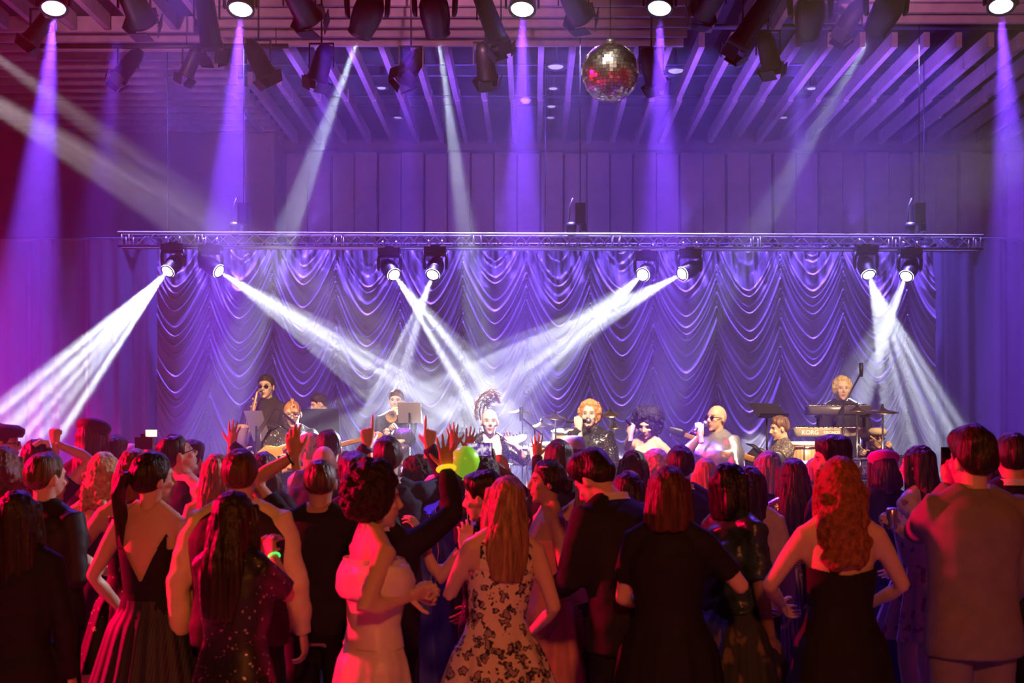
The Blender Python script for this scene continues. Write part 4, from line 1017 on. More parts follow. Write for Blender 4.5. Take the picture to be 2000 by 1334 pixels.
# ------------------------------------------------------------------ cloths
LIGHT, TAN, BROWN, DEEP = (0.66, 0.45, 0.34), (0.50, 0.31, 0.21), (0.26, 0.14, 0.09), (0.13, 0.07, 0.045)
BLK, DBR, BRN, RED_, BLD, GRY, WHT, AUB = (0.010, 0.008, 0.008), (0.030, 0.016, 0.010), (0.11, 0.055, 0.028), (0.28, 0.09, 0.035), (0.52, 0.36, 0.17), (0.30, 0.28, 0.27), (0.72, 0.68, 0.62), (0.10, 0.030, 0.018)
C_blk = cloth('black_cloth', (0.012, 0.011, 0.014)); C_blk2 = cloth('black_wool', (0.020, 0.018, 0.022), 0.85)
C_navy = cloth('navy_cloth', (0.015, 0.018, 0.055)); C_dkshirt = cloth('dark_shirt', (0.020, 0.016, 0.018), 0.6)
C_navyj = cloth('navy_jacket', (0.03, 0.03, 0.075), 0.8); C_suit = cloth('pale_suit', (0.24, 0.19, 0.22), 0.85, bump=0.15)
C_gold = cloth('cream_shirt', (0.85, 0.78, 0.42), 0.55); C_vest = cloth('dark_vest', (0.035, 0.028, 0.03), 0.7)
C_white = cloth('white_shirt', (0.75, 0.74, 0.74), 0.7); C_pinksh = cloth('pink_shirt', (0.70, 0.45, 0.55), 0.7)
C_coral = cloth('coral_dress', (0.75, 0.30, 0.26), 0.5); C_cream = cloth('satin_cream', (0.74, 0.66, 0.60), 0.35, noise_scale=9, bump=0.5, bump_dist=0.02)
C_leo = blotch('leopard_print', (0.72, 0.62, 0.50), (0.015, 0.015, 0.03), 21, 0.42, 0.48, c3=(0.35, 0.25, 0.3))
C_print = blotch('dark_print', (0.018, 0.022, 0.03), (0.16, 0.10, 0.06), 15, 0.24, 0.40, ring=False, stretch=(1, 1, 0.45))
C_silk = cloth('dark_green_silk', (0.030, 0.055, 0.05), 0.3, noise_amt=0.6, noise_scale=22, bump=0.5)
C_beige = cloth('beige_jacket', (0.52, 0.40, 0.33), 0.8); C_lilac = blotch('lilac_print', (0.66, 0.52, 0.66), (0.30, 0.14, 0.32), 14, 0.28, 0.36, ring=False)
C_seqd = sequin('dim_sequin', (0.012, 0.012, 0.015), 120, amount=0.03, spark=(0.5, 0.45, 0.4), rough=0.5)
C_seqb = sequin('black_sequin', (0.012, 0.012, 0.015), 130, amount=0.08); C_seqg = sequin('gown_sequin', (0.10, 0.07, 0.15), 150, amount=0.40, spark=(0.75, 0.65, 0.9))
C_gown = stripes('beaded_gown', (0.07, 0.05, 0.12), (0.42, 0.34, 0.60), 14, 'X', 0.4, 0.2, 1.5)
C_pleat = stripes('pleated_foil', (0.010, 0.010, 0.014), (0.035, 0.04, 0.07), 26, 'X', 0.62, 0.0, 0.6)
C_blue = cloth('blue_satin', (0.06, 0.08, 0.55), 0.35); C_dot = blotch('dotted_wrap', (0.012, 0.012, 0.014), (0.75, 0.70, 0.55), 18, 0.16, 0.18, ring=False)
C_sil = mat('silver_shirt', (0.62, 0.64, 0.70), 0.30, 0.75, noise_amt=0.1, noise_scale=9, bump=0.6, bump_dist=0.02)
C_poly = blotch('spotted_shirt', (0.012, 0.012, 0.014), (0.80, 0.78, 0.72), 26, 0.17, 0.19, ring=False, stretch=(1, 1, 0.5))
C_patt = blotch('patterned_shirt', (0.05, 0.04, 0.035), (0.42, 0.36, 0.26), 40, 0.25, 0.35, ring=False)
G_green = mat('glow_green', (0.1, 0.9, 0.2), 0.4, emit=(0.05, 1.0, 0.15), emit_s=1.3); G_yel = mat('glow_yellow', (0.9, 0.8, 0.05), 0.4, emit=(0.95, 0.75, 0.02), emit_s=0.85)
G_blue = mat('glow_blue', (0.2, 0.5, 0.9), 0.4, emit=(0.25, 0.65, 1.0), emit_s=1.0)
C_strap = mat('black_strap', (0.02, 0.02, 0.02), 0.5)

SL = 'sleeved'
def suit(j, t, shirt=True):
    w_ = [(SL, 'jacket', j, 0.80, 0.032, dict(cuff=0.017, shoulder=0.012, flare=0.01, wrinkle=0.004, collar=True)), ('trousers', t)]
    if shirt: w_.append(('bodice', 'shirt_collar', C_white, 1.485, 1.518, lambda x, y, z: True, dict(infl=0.006, rows=6)))
    return w_
def tee(m, t, sl=0.22, infl=0.018): return [(SL, 'top', m, 0.86, infl, dict(sleeve=sl)), ('trousers', t)]
def longs(m, t, infl=0.02, name='shirt'): return [(SL, name, m, 0.86, infl, dict(collar=True, cuff=0.012)), ('trousers', t)]
def fdress(m, hem=0.5, flare=0.35, sl=0.15, sm=None, folds=9, amp=0.02): return [(SL, 'bodice', m, 1.0, 0.012, dict(sleeve=sl, wrinkle=0.003)), ('skirt', 'skirt', sm or m, hem, flare, dict(folds=folds, amp=amp))]
def sleeveless(m, hem=0.5, flare=0.35, top=1.40, vb=None, sm=None, folds=9, amp=0.02, cut=0.115):
    def keep(x, y, z):
        if z > top + 0.0 and abs(x) > 0: return False
        if z > 1.30 and abs(x) > cut - 0.0 * z: return False
        if vb and y < 0 and z > vb and abs(x) < (z - vb) * 0.52: return False
        if z > 1.34 and y > 0 and abs(x) < 0.07: return False
        return True
    def snap(x, y, z):
        if vb and y < 0 and z > vb - 0.01:
            b = max(0, z - vb) * 0.52
            if abs(abs(x) - b) < 0.0075: x = math.copysign(b, x)
        elif z > 1.30 and abs(abs(x) - cut) < 0.006: x = math.copysign(cut, x)
        return x, y, z
    return [('bodice', 'bodice', m, 1.0, 1.46, keep, dict(infl=0.010, sf=snap)), ('skirt', 'skirt', sm or m, hem, flare, dict(folds=folds, amp=amp))]
UP = (0, 0, 1)

# ------------------------------------------------------------------ dancers, from the near left
person(36, 957, 5.0, 'woman at the near left corner with dark shoulder-length hair, seen from behind', 0, fem=True, hair=('long', 'black', 0.30), hc=DBR, wear=longs(C_blk, C_blk, name='top'))
def e2(i): pass
person(92, 884, 6.0, 'man in dark shirt with short brown hair behind the near left woman', -22, hair=('short', 'brown'), hc=BRN, skin=LIGHT, wear=longs(C_dkshirt, C_blk), fat=1.15, head=(-18, 0, 0), R_=dict(to=(148, 1130, 0.1)))
person(8, 870, 6.8, 'woman cut by the left edge with reddish gathered hair', 0, fem=True, hair=('wavy', 'auburn', 0.22), hc=AUB, wear=sleeveless(C_blk, 0.4))
person(204, 881, 6.95, 'woman with wavy blonde hair in a knee-length one-shoulder navy dress', 4, fem=True, hair=('wavy', 'blonde', 0.20), hc=BLD, skin=LIGHT,
       wear=[('bodice', 'bodice', C_navy, 1.0, 1.46, lambda x, y, z: z < 1.27 + 0.9 * (x + 0.09) and (z < 1.32 or abs(x) < 0.13), dict(infl=0.012)), ('skirt', 'skirt', C_navy, 0.50, 0.05, dict(amp=0.01))])
person(264, 875, 6.3, 'woman with light reddish hair and bare arms behind the ponytail woman', 5, fem=True, hair=('bob', 'auburn2', 0.14), hc=(0.22, 0.07, 0.04), wear=sleeveless(C_dot, 0.6, 0.25), L_=dict(l=(-0.26, 0.30, 1.10), elbow=(-1, -0.6, -0.6)))
person(300, 882, 5.6, 'woman with a low dark ponytail in a black dress with deep V back', -12, fem=True, hair=('ponytail', 'brown_pony', 0.36, -0.07), hc=DBR, head=(-38, 0, 0), skin=LIGHT, wear=sleeveless(C_blk, 0.12, 0.30, 1.45, vb=1.14, sm=C_pleat, folds=22, amp=0.014, cut=0.125), L_=dict(l=(-0.25, 0.16, 0.98), elbow=(-1, -0.8, -0.5)))
person(332, 846, 7.4, 'man with glasses and pink shirt looking up to the right', -40, hair=('short', 'dark'), hc=DBR, head=(-25, -22, 0), glasses='rim', wear=[(SL, 'shirt', C_pinksh, 0.86, 0.02, dict(collar=True)), (SL, 'vest', C_navy, 0.86, 0.03, dict(sleeve=0)), ('trousers', C_navy)])
person(374, 865, 8.6, 'man in navy jacket with dark blue-lit hair, left of the curtain hem', -14, hair=('thick', 'dark'), hc=BLK, wear=suit(C_navyj, C_navy), head=(-10, 0, 0))
person(425, 884, 7.25, 'woman with long straight red hair half hidden by the man in a vest', 12, fem=True, hair=('long', 'red', 0.40, 1.15), hc=RED_, wear=sleeveless(C_blk, 0.4))
person(470, 873, 5.45, 'man in dark vest over cream shirt, seen from behind', 0, hair=('thin', 'brown'), hc=(0.16, 0.09, 0.05), wear=[(SL, 'shirt', C_gold, 0.86, 0.022, dict(collar=True, cuff=0.014, wrinkle=0.007)), (SL, 'vest', C_vest, 0.86, 0.034, dict(sleeve=0)), ('trousers', C_blk)], fat=1.12, L_=dict(l=(-0.30, 0.08, 0.86), elbow=(-1, -0.4, -0.6)), R_=dict(l=(0.27, 0.10, 0.86)))
def e11(i): band(i, 1, G_green, 'glow_ring', 0.97, 0.024, 0.004)
person(460, 958, 4.8, 'woman in black sequined top with long dark hair, hands raised holding a glowing ring', -24, fem=True, hair=('long', 'black', 0.42), hc=BLK, skin=TAN, wear=[(SL, 'bodice', C_seqd, 0.82, 0.02, dict(sleeve=0.36)), ('skirt', 'skirt', C_blk, 0.15, 0.12, {})],
       R_=dict(to=(534, 1085, 0.28), pose='relaxed', elbow=(0.5, 0.2, -1.0)), L_=dict(to=(500, 1080, 0.36), pose='relaxed', elbow=(-0.6, 0.2, -1)), extras=e11)
person(517, 881, 7.7, 'woman with a dark bob in a black top beside the man in a vest', -5, fem=True, hair=('bob', 'black', 0.22, 1.1), hc=DBR, wear=tee(C_blk, C_blk, 0.1))
def e13(i): band(i, -1, C_strap)
person(626, 893, 5.95, 'man in black top with raised bare left arm and dark wristband', -8, hair=('thin', 'brown'), hc=(0.13, 0.06, 0.04), skin=TAN, wear=tee(C_blk2, C_blk, 0.3), fat=1.1, L_=dict(to=(576, 890, 0.05), pose='relaxed', wdir=(-0.12, 0, 1), elbow=(-0.9, -0.3, -0.6)), head=(12, 0, 0), extras=e13)
person(694, 891, 6.75, 'man with thick dark hair between the raised wristband arm and the curly woman', 4, hair=('thick', 'dark'), hc=DBR, wear=suit(C_blk2, C_blk))
person(757, 853, 7.15, 'man in navy jacket pointing up with both index fingers', 10, hair=('short', 'dark'), hc=BLK, skin=LIGHT, wear=suit(C_navyj, C_navy), L_=dict(to=(719, 870, 0.1), pose='point', wdir=(-0.05, 0, 1), elbow=(-0.4, 0.3, -1)), R_=dict(to=(838, 872, 0.2), pose='point', wdir=(0.1, 0, 1), elbow=(0.6, 0.1, -1)))
def e17(i): band(i, 1, G_yel, 'glow_band', 1.02, 0.040, 0.011)
person(744, 938, 5.85, 'man in black suit behind the curly woman raising an open hand with yellow glow band', -12, hair=('short', 'dark'), hc=BLK, skin=TAN, wear=suit(C_blk2, C_blk), R_=dict(to=(872, 917, 0.12), pose='open', wdir=(-0.04, 0, 1), wpalm=(0, 1, 0), elbow=(1.0, 0.2, -0.75)), extras=e17)
# curly woman in satin
person(740, 914, 4.9, 'woman with dark curly hair in a cream satin off-shoulder dress, in profile', -62, fem=True, hair=('curly', 'black', 0.042), hc=DBR, skin=LIGHT, head=(-10, 4, 0),
       wear=[('bodice', 'bodice', C_cream, 1.0, 1.37, lambda x, y, z: True, dict(infl=0.016)), ('cape', 'off_shoulder_band', C_cream), ('skirt', 'skirt', C_cream, 0.10, 0.16, dict(folds=6))],
       R_=dict(to=(800, 1165, -0.12), pose='grip', elbow=(0.4, -0.4, -1.0)), L_=dict(to=(806, 1160, 0.02), pose='grip', elbow=(-0.6, -0.2, -1.0)))
person(936, 925, 6.05, 'woman with short dark hair in a black jumpsuit dancing, facing left', 62, fem=True, hair=('thick', 'dark'), hc=DBR, skin=LIGHT, head=(15, 8, 0), wear=[(SL, 'top', C_seqd, 0.86, 0.016, dict(sleeve=0.16)), ('trousers', C_seqd)], L_=dict(to=(822, 1050, -0.1), pose='relaxed', elbow=(0.1, -0.8, -1)), R_=dict(l=(0.22, 0.2, 0.98)))
person(992, 926, 5.3, 'woman with long straight hair in a pale leopard print dress', 14, fem=True, hair=('long', 'redblonde', 0.36, 0.95), hc=(0.34, 0.17, 0.09), skin=LIGHT, lean=(4, 5), wear=sleeveless(C_leo, 0.14, 0.36, 1.45, cut=0.125, folds=8, amp=0.03), L_=dict(to=(908, 1075, 0.12), pose='relaxed', wdir=(0.05, 0.1, 1), elbow=(-0.5, 0.1, -1.3)), R_=dict(l=(0.22, 0.2, 0.98)))
def e20(i):
    g = MB()
    for k in range(9):
        a = -1.2 + 2.4 * k / 8; g.ball((0.088 * math.sin(a), 0.06 * math.cos(a) - 0.005, 0.095), 0.009, 6)
    g.tube([(0.088 * math.sin(a), 0.06 * math.cos(a) - 0.005, 0.095) for a in np.linspace(-1.4, 1.4, 12)], 0.005, 6)
    i['hadd']('jewelled_headband', g, mat('headband_gems', (0.75, 0.7, 0.6), 0.2, 0.8))
person(1068, 898, 6.65, 'woman with a jewelled headband and coral dress smiling to the left', 108, fem=True, hair=('bun', 'black'), hc=BLK, skin=TAN, wear=sleeveless(C_coral, 0.3, 0.3), extras=e20, head=(-8, 0, 0))
person(1136, 905, 5.75, 'man in dark suit with bowed head facing left', 42, H=1.74, hair=('thick', 'dark2'), hc=DBR, skin=LIGHT, wear=suit(C_blk2, C_blk), lean=(12, 0), head=(12, 28, 0), L_=dict(l=(-0.12, 0.36, 1.08)), R_=dict(l=(0.14, 0.33, 1.05)))
person(1092, 867, 7.8, 'man with dark hair behind the woman in the headband', 0, hair=('thick', 'dark'), hc=DBR, wear=tee(C_blk, C_blk))
person(1160, 887, 7.05, 'woman with long light brown hair behind the man with bowed head', -8, fem=True, hair=('long', 'lightbrown', 0.36), hc=(0.30, 0.16, 0.08), wear=sleeveless(C_seqb, 0.4))
person(1237, 878, 7.85, 'taller of two women with long dark hair below the curly-haired singer', 0, fem=True, hair=('long', 'black', 0.36, 0.95), hc=BLK, wear=tee(C_navy, C_navy, 0.3))
person(1226, 919, 6.5, 'shorter woman with long dark hair raising a relaxed hand in a navy sleeve', -6, fem=True, hair=('long', 'darkbrown', 0.40), hc=DBR, skin=LIGHT, wear=[(SL, 'bodice', C_navyj, 0.86, 0.016, {}), ('skirt', 'skirt', C_blk, 0.4, 0.2, {})], R_=dict(to=(1252, 968, 0.1), pose='relaxed', wdir=(-0.05, 0, 1), wpalm=(-1, 0.2, 0), elbow=(0.5, 0.0, -1)))
person(1281, 882, 9.0, 'person with fluffy pale curls lit blue below the curly-haired singer', 0, fem=True, hair=('curly', 'pale', 0.018), hc=WHT, wear=tee(C_white, C_navy))
person(1328, 871, 7.45, 'man with round short dark hair in front of the silver-shirted singer', 6, hair=('short', 'dark'), hc=BLK, wear=suit(C_blk2, C_blk))
def e27(i): band(i, 1, G_blue, 'glow_bracelet', 0.86, 0.036, 0.008); band(i, 1, G_yel, 'glow_bracelet', 0.93, 0.033, 0.006)
person(1306, 908, 5.2, 'woman with dark tied-back hair in a black short-sleeved dress with glowing bracelets', -10, fem=True, fat=1.12, hair=('bob', 'auburn', 0.16, 0.98), hc=AUB, skin=LIGHT, wear=fdress(C_blk, 0.14, 0.16, 0.34), R_=dict(to=(1408, 1092, 0.20), pose='relaxed', elbow=(0.8, 0.5, -1.0)), L_=dict(l=(-0.12, 0.28, 1.1)), extras=e27)
person(1378, 893, 8.8, 'woman with a blonde bob lit blue, raising a hand', -4, fem=True, hair=('bob', 'blonde', 0.16, 1.1), hc=BLD, wear=tee(C_navy, C_navy), R_=dict(to=(1380, 945, 0.0), pose='relaxed', wdir=(-0.3, 0, 1)))
def e29(i):
    for sx in (-1, 1): i['hadd']('earring', MB().ball((sx * 0.083, 0.0, -0.045), (0.006, 0.006, 0.012), 6), M_chrome)
person(1422, 902, 5.8, 'woman with glasses and dark curls in a patterned long dress looking up right', -58, fem=True, fat=1.12, hair=('bob', 'curlydark', 0.14, 1.0), hc=BLK, skin=BROWN, head=(-8, -10, 0), glasses='rim', wear=[(SL, 'bodice', C_silk, 1.0, 0.02, dict(sleeve=0.42, wrinkle=0.01)), ('skirt', 'skirt', C_print, 0.08, 0.36, dict(folds=10, amp=0.03))], extras=e29, L_=dict(l=(-0.16, 0.24, 1.0)))
person(1464, 909, 6.9, 'woman with long dark hair in a beige jacket behind the woman with glasses', -14, fem=True, hair=('long', 'black', 0.30), hc=BLK, wear=[(SL, 'jacket', C_beige, 0.84, 0.024, {}), ('trousers', C_blk)])
person(1501, 879, 8.35, 'woman with a layered grey bob in a navy top', 0, fem=True, hair=('bob', 'grey', 0.17, 1.1), hc=GRY, wear=tee(C_navy, C_navy))
person(1548, 893, 7.25, 'woman with long dark hair in a silver-beaded purple gown', 6, fem=True, hair=('long', 'black', 0.34, 1.05), hc=BLK, skin=TAN, wear=[(SL, 'bodice', C_seqg, 0.9, 0.014, dict(sleeve=0.28, wrinkle=0.002)), ('skirt', 'skirt', C_gown, 0.05, 0.18, dict(folds=7))], L_=dict(to=(1512, 1040, 0.0), pose='relaxed', wdir=(-1, 0, 0.15), elbow=(-0.2, -1.0, -1)))
person(1596, 900, 8.9, 'person with short hair lit blue between the beaded gown and the red-faced man', 0, hair=('thick', 'grey'), hc=GRY, wear=tee(C_navy, C_navy))
person(1622, 857, 7.05, 'man with swept-back dark hair and red-lit face in profile to the left', 72, hair=('thick', 'dark'), hc=BLK, skin=LIGHT, wear=suit(C_navyj, C_navy), head=(12, 0, 0))
person(1640, 890, 5.2, 'woman with long red hair in a black strapless dress, elbows out', 0, fem=True, hair=('wavy', 'red', 0.34, 1.0), hc=RED_, skin=LIGHT, fat=1.03,
       wear=[('bodice', 'bodice', C_blk, 1.0, 1.27, lambda x, y, z: z < 1.235 + 0.03 * (abs(x) / 0.15), dict(infl=0.014)), ('skirt', 'skirt', C_blk, 0.10, 0.16, dict(folds=7, amp=0.015))],
       L_=dict(l=(-0.20, 0.27, 1.06), pose='relaxed', elbow=(-1.3, -0.6, -0.8)), R_=dict(l=(0.20, 0.27, 1.06), pose='relaxed', elbow=(1.3, -0.6, -0.8)))
person(1724, 884, 7.95, 'person in a bright magenta beret before the percussion', 20, fem=True, hair=('bob', 'black', 0.12), hc=BLK, hat=('beret', 'magenta_felt', (0.50, 0.01, 0.42)), wear=[(SL, 'bodice', C_navy, 0.86, 0.03, {}), ('trousers', C_navy)])
person(1792, 868, 7.2, 'woman with long dark hair in a short lilac ruffled dress, turned left', 46, fem=True, hair=('long', 'darkbrown', 0.46, 0.95), hc=DBR, skin=LIGHT, wear=[(SL, 'bodice', C_lilac, 1.0, 0.014, dict(sleeve=0.3)), ('skirt', 'skirt', C_lilac, 0.62, 0.28, dict(folds=14, amp=0.03))], L_=dict(to=(1752, 1032, -0.18), pose='grip', wdir=(-0.6, -0.2, 0.6), elbow=(-0.4, -0.4, -1)), R_=dict(l=(0.2, 0.2, 1.0)))
def e37(i): band(i, -1, C_strap, 'wristwatch', 0.9, 0.034, 0.006)
person(1897, 842, 5.35, 'man in pale suit raising a phone, at the near right', 8, hair=('thick', 'dark'), hc=BLK, skin=LIGHT, wear=suit(C_suit, C_suit, False), head=(14, 0, 0), L_=dict(to=(1858, 950, 0.16), pose='grip', wdir=(-0.1, 0.1, 1), wpalm=(0.6, 0.8, 0), elbow=(-1.0, 0.1, -1.3)), R_=dict(l=(0.24, 0.22, 0.95), elbow=(1, -0.8, -0.6)), extras=e37)
person(1977, 846, 6.45, 'man in black suit at the right edge', -4, hair=('short', 'dark'), hc=BLK, wear=suit(C_blk2, C_blk))
person(1942, 893, 8.4, 'person with long hair lit blue between the two suited men', 0, fem=True, hair=('wavy', 'black', 0.26), hc=DBR, wear=tee(C_navy, C_navy))
person(6, 828, 8.6, 'man with glasses and dark flat cap at the left edge, facing right', -76, hair=('short', 'dark'), hc=DBR, glasses='rim', hat=('flat', 'dark_felt', (0.03, 0.02, 0.05)), wear=tee(C_navy, C_navy))
def e41(i): i['hadd']('hair_clip', MB().tube([(0.02, -0.09, 0.09), (0.05, -0.06, 0.115), (0.07, -0.02, 0.11), (0.085, -0.03, 0.08)], 0.016, 8), C_white)
person(74, 856, 7.6, 'woman with dark hair and a white hair clip raising a fist', -6, fem=True, hair=('bob', 'black', 0.14, 1.0), hc=DBR, skin=LIGHT, wear=tee(C_blk, C_blk, 0.2), R_=dict(to=(108, 866, 0.0), pose='fist', wdir=(-0.05, 0, 1), elbow=(0.6, 0, -1)), extras=e41)
person(178, 822, 8.3, 'tall woman in a dark beret with long loose hair, back turned', 0, fem=True, hair=('long', 'auburn', 0.34, 0.82), hc=AUB, hat=('beret', 'dark_felt2', (0.05, 0.015, 0.03)), wear=[(SL, 'jacket', C_blk, 0.84, 0.03, {}), ('trousers', C_blk)])
person(258, 862, 9.2, 'bald man holding up a camera with a bright lamp', -30, hair=('bald', 'none'), skin=LIGHT, wear=tee(C_navy, C_navy), R_=dict(to=(288, 880, 0.1), pose='grip', wdir=(0, 0, 1)))
person(222, 856, 8.9, 'person with ruffled dark hair beside the bald man with a camera', -20, hair=('thick', 'dark'), hc=BLK, wear=tee(C_blk, C_blk))
person(608, 852, 9.4, 'woman with short white hair, her face turned to the right', -120, fem=True, hair=('thick', 'white'), hc=WHT, skin=LIGHT, head=(10, 0, 0), wear=[(SL, 'bodice', C_white, 0.86, 0.02, {}), ('trousers', C_navy)])
person(643, 840, 8.85, 'man with short dark hair lit blue behind the balding heads', 0, hair=('short', 'dark'), hc=BLK, wear=suit(C_navyj, C_navy))
person(633, 867, 8.0, 'balding man with a pink-lit scalp in front of the dark-haired man', 4, hair=('bald', 'none'), skin=LIGHT, wear=tee(C_navy, C_navy))
person(678, 880, 9.3, 'woman with streaked dark hair left of the pointing man', 0, fem=True, hair=('bob', 'black', 0.2), hc=BLK, wear=tee(C_blk, C_blk))
person(814, 893, 8.1, 'woman with dark curls lit blue right of the pointing man', 10, fem=True, hair=('curly', 'black', 0.018), hc=BLK, wear=[(SL, 'bodice', C_blue, 0.86, 0.02, {}), ('skirt', 'skirt', C_blue, 0.05, 0.15, {})])
person(943, 893, 7.45, 'person with dark curls filming the stage on a raised phone', 0, hair=('curly', 'black', 0.010), hc=BLK, skin=DEEP, wear=tee(C_blk, C_blk, 0.45), L_=dict(to=(906, 905, 0.16), pose='grip', wdir=(0.15, 0.1, 1), wpalm=(1, 0, 0), elbow=(-0.8, 0, -1)), R_=dict(to=(966, 905, 0.16), pose='grip', wdir=(-0.15, 0.1, 1), wpalm=(-1, 0, 0), elbow=(0.8, 0, -1)))
person(975, 884, 8.7, 'bald person lit blue wearing a headband, below the feathered singer', 0, hair=('bald', 'none'), skin=LIGHT, wear=tee(C_navy, C_navy))
person(1062, 908, 8.4, 'person hidden in the crowd whose open hand is raised above the headband woman', 0, fem=True, hair=('bob', 'black', 0.2), hc=BLK, skin=LIGHT, wear=[(SL, 'bodice', C_navy, 0.86, 0.02, {}), ('trousers', C_navy)], L_=dict(to=(1049, 892, 0), pose='open', wdir=(0, 0, 1), wpalm=(0, 1, 0), elbow=(-0.1, -0.4, -1)))
person(894, 905, 8.3, 'person behind the green balloon with both open hands raised', 0, fem=True, hair=('bob', 'darkbrown', 0.2), hc=DBR, skin=LIGHT, wear=tee(C_blk, C_blk, 0.1), L_=dict(to=(887, 872, 0), pose='open', wdir=(-0.1, 0, 1), wpalm=(0, 1, 0), elbow=(-0.6, 0, -1)), R_=dict(to=(914, 880, 0), pose='open', wdir=(0.2, 0, 1), wpalm=(0, 1, 0), elbow=(0.6, 0, -1)))
person(452, 896, 8.3, 'person behind the man in a vest with one open hand raised', 0, fem=True, hair=('bob', 'darkbrown', 0.2), hc=DBR, skin=LIGHT, wear=[(SL, 'bodice', C_navy, 0.86, 0.02, {}), ('trousers', C_navy)], R_=dict(to=(452, 868, 0), pose='open', wdir=(0.15, 0, 1), wpalm=(0, 1, 0), elbow=(0.6, 0, -1)))
person(1118, 851, 9.3, 'person in a pale blue cap in front of the drums', 0, hair=('short', 'dark'), hc=DBR, hat=('cap', 'blue_cap', (0.35, 0.42, 0.8)), wear=tee(C_navy, C_navy))
# ------------------------------------------------------------------ band
M_gold = mat('brass', (0.90, 0.55, 0.16), 0.34, 0.6); M_cym = mat('cymbal', (0.85, 0.68, 0.35), 0.25, 1.0); M_wood = mat('amber_wood', (0.62, 0.30, 0.07), 0.3, noise_amt=0.2, noise_scale=10, stretch=(1, 1, 6))
M_conga = stripes('conga_wood', (0.30, 0.15, 0.06), (0.42, 0.24, 0.11), 9, 'X', 0.35); M_skin = mat('drum_skin', (0.80, 0.75, 0.65), 0.6); M_yel = mat('maple_shell', (0.80, 0.58, 0.22), 0.3)
M_white = mat('white_enamel', (0.8, 0.8, 0.82), 0.3); M_micgrill = mat('mic_grille', (0.45, 0.45, 0.48), 0.35, 0.9)
ST, RS = STZ, RSZ
def mic_in_hand(info, side, lab, toward):
    root, wr, fd, pn, X, loc, Rz = info['hands'][side]
    c = loc + Rz @ (wr + fd * 0.075 + pn * 0.028); d = (Vector(toward) - c); d = d.normalized()
    t = empty('microphone', c, label=lab, category='microphone'); Q = Matrix.Rotation(0, 3, 'X')
    MB().tube([-d * 0.12, -d * 0.02, d * 0.06], [0.012, 0.015, 0.017], 12).obj('mic_body', M_black if 'silver' not in lab else M_chrome, t)
    MB().ball(d * 0.085, 0.026, 12).obj('grille', M_micgrill, t)
def mouth(info, f=0.16): return info['l2w'](info['hc'] + info['Rhead'] @ V3(0, f, -0.058))

# saxophonist
def sax(info):
    m = info['l2w'](info['hc'] + info['Rhead'] @ V3(0, 0.112, -0.06)); t = empty('saxophone', m, label='golden saxophone played by the man in dark glasses', category='saxophone')
    W = lambda x, y, z: info['Rz'] @ V3(x, y, z)
    pts = [W(0, 0, 0), W(0.01, 0.06, 0.02), W(0.02, 0.11, 0.0), W(0.03, 0.12, -0.07), W(0.06, 0.13, -0.22), W(0.10, 0.15, -0.42), W(0.12, 0.17, -0.52), W(0.13, 0.23, -0.57), W(0.125, 0.29, -0.53), W(0.11, 0.31, -0.44), W(0.10, 0.33, -0.36)]
    MB().tube(pts, [0.006, 0.008, 0.010, 0.013, 0.019, 0.027, 0.031, 0.036, 0.043, 0.055, 0.078], 16, cap=False).obj('horn_body', M_gold, t)
    kb = MB()
    for k in range(12):
        a = k / 11; p = pts[3].lerp(pts[6], a) + W(0.0, 0.028, 0.0) + W(0.02 * (-1) ** k, 0, 0); kb.ball(p, (0.013, 0.010, 0.013), 8)
    for s_ in (-1, 1): kb.tube([pts[3] + W(0.022 * s_, 0.02, -0.03), pts[6] + W(0.03 * s_, 0.02, 0.05)], 0.003, 5)
    kb.obj('keys', M_gold, t); MB().tube([pts[0] - W(0, 0.03, 0), pts[1]], [0.008, 0.011], 8).obj('mouthpiece', M_black, t)
i1 = person(520, 731, 13.2, 'saxophonist in dark glasses and black shirt standing on the riser', 172, base=RS, hair=('short', 'dark'), hc=BLK, skin=LIGHT, glasses='dark', detail=0.016, wear=longs(C_dkshirt, C_blk), L_=dict(l=(-0.06, 0.28, 1.24), pose='grip', elbow=(-1, -0.3, -1), palm=(1, 0, 0)), R_=dict(l=(0.12, 0.26, 0.98), pose='grip', elbow=(1, -0.4, -1)), extras=sax)

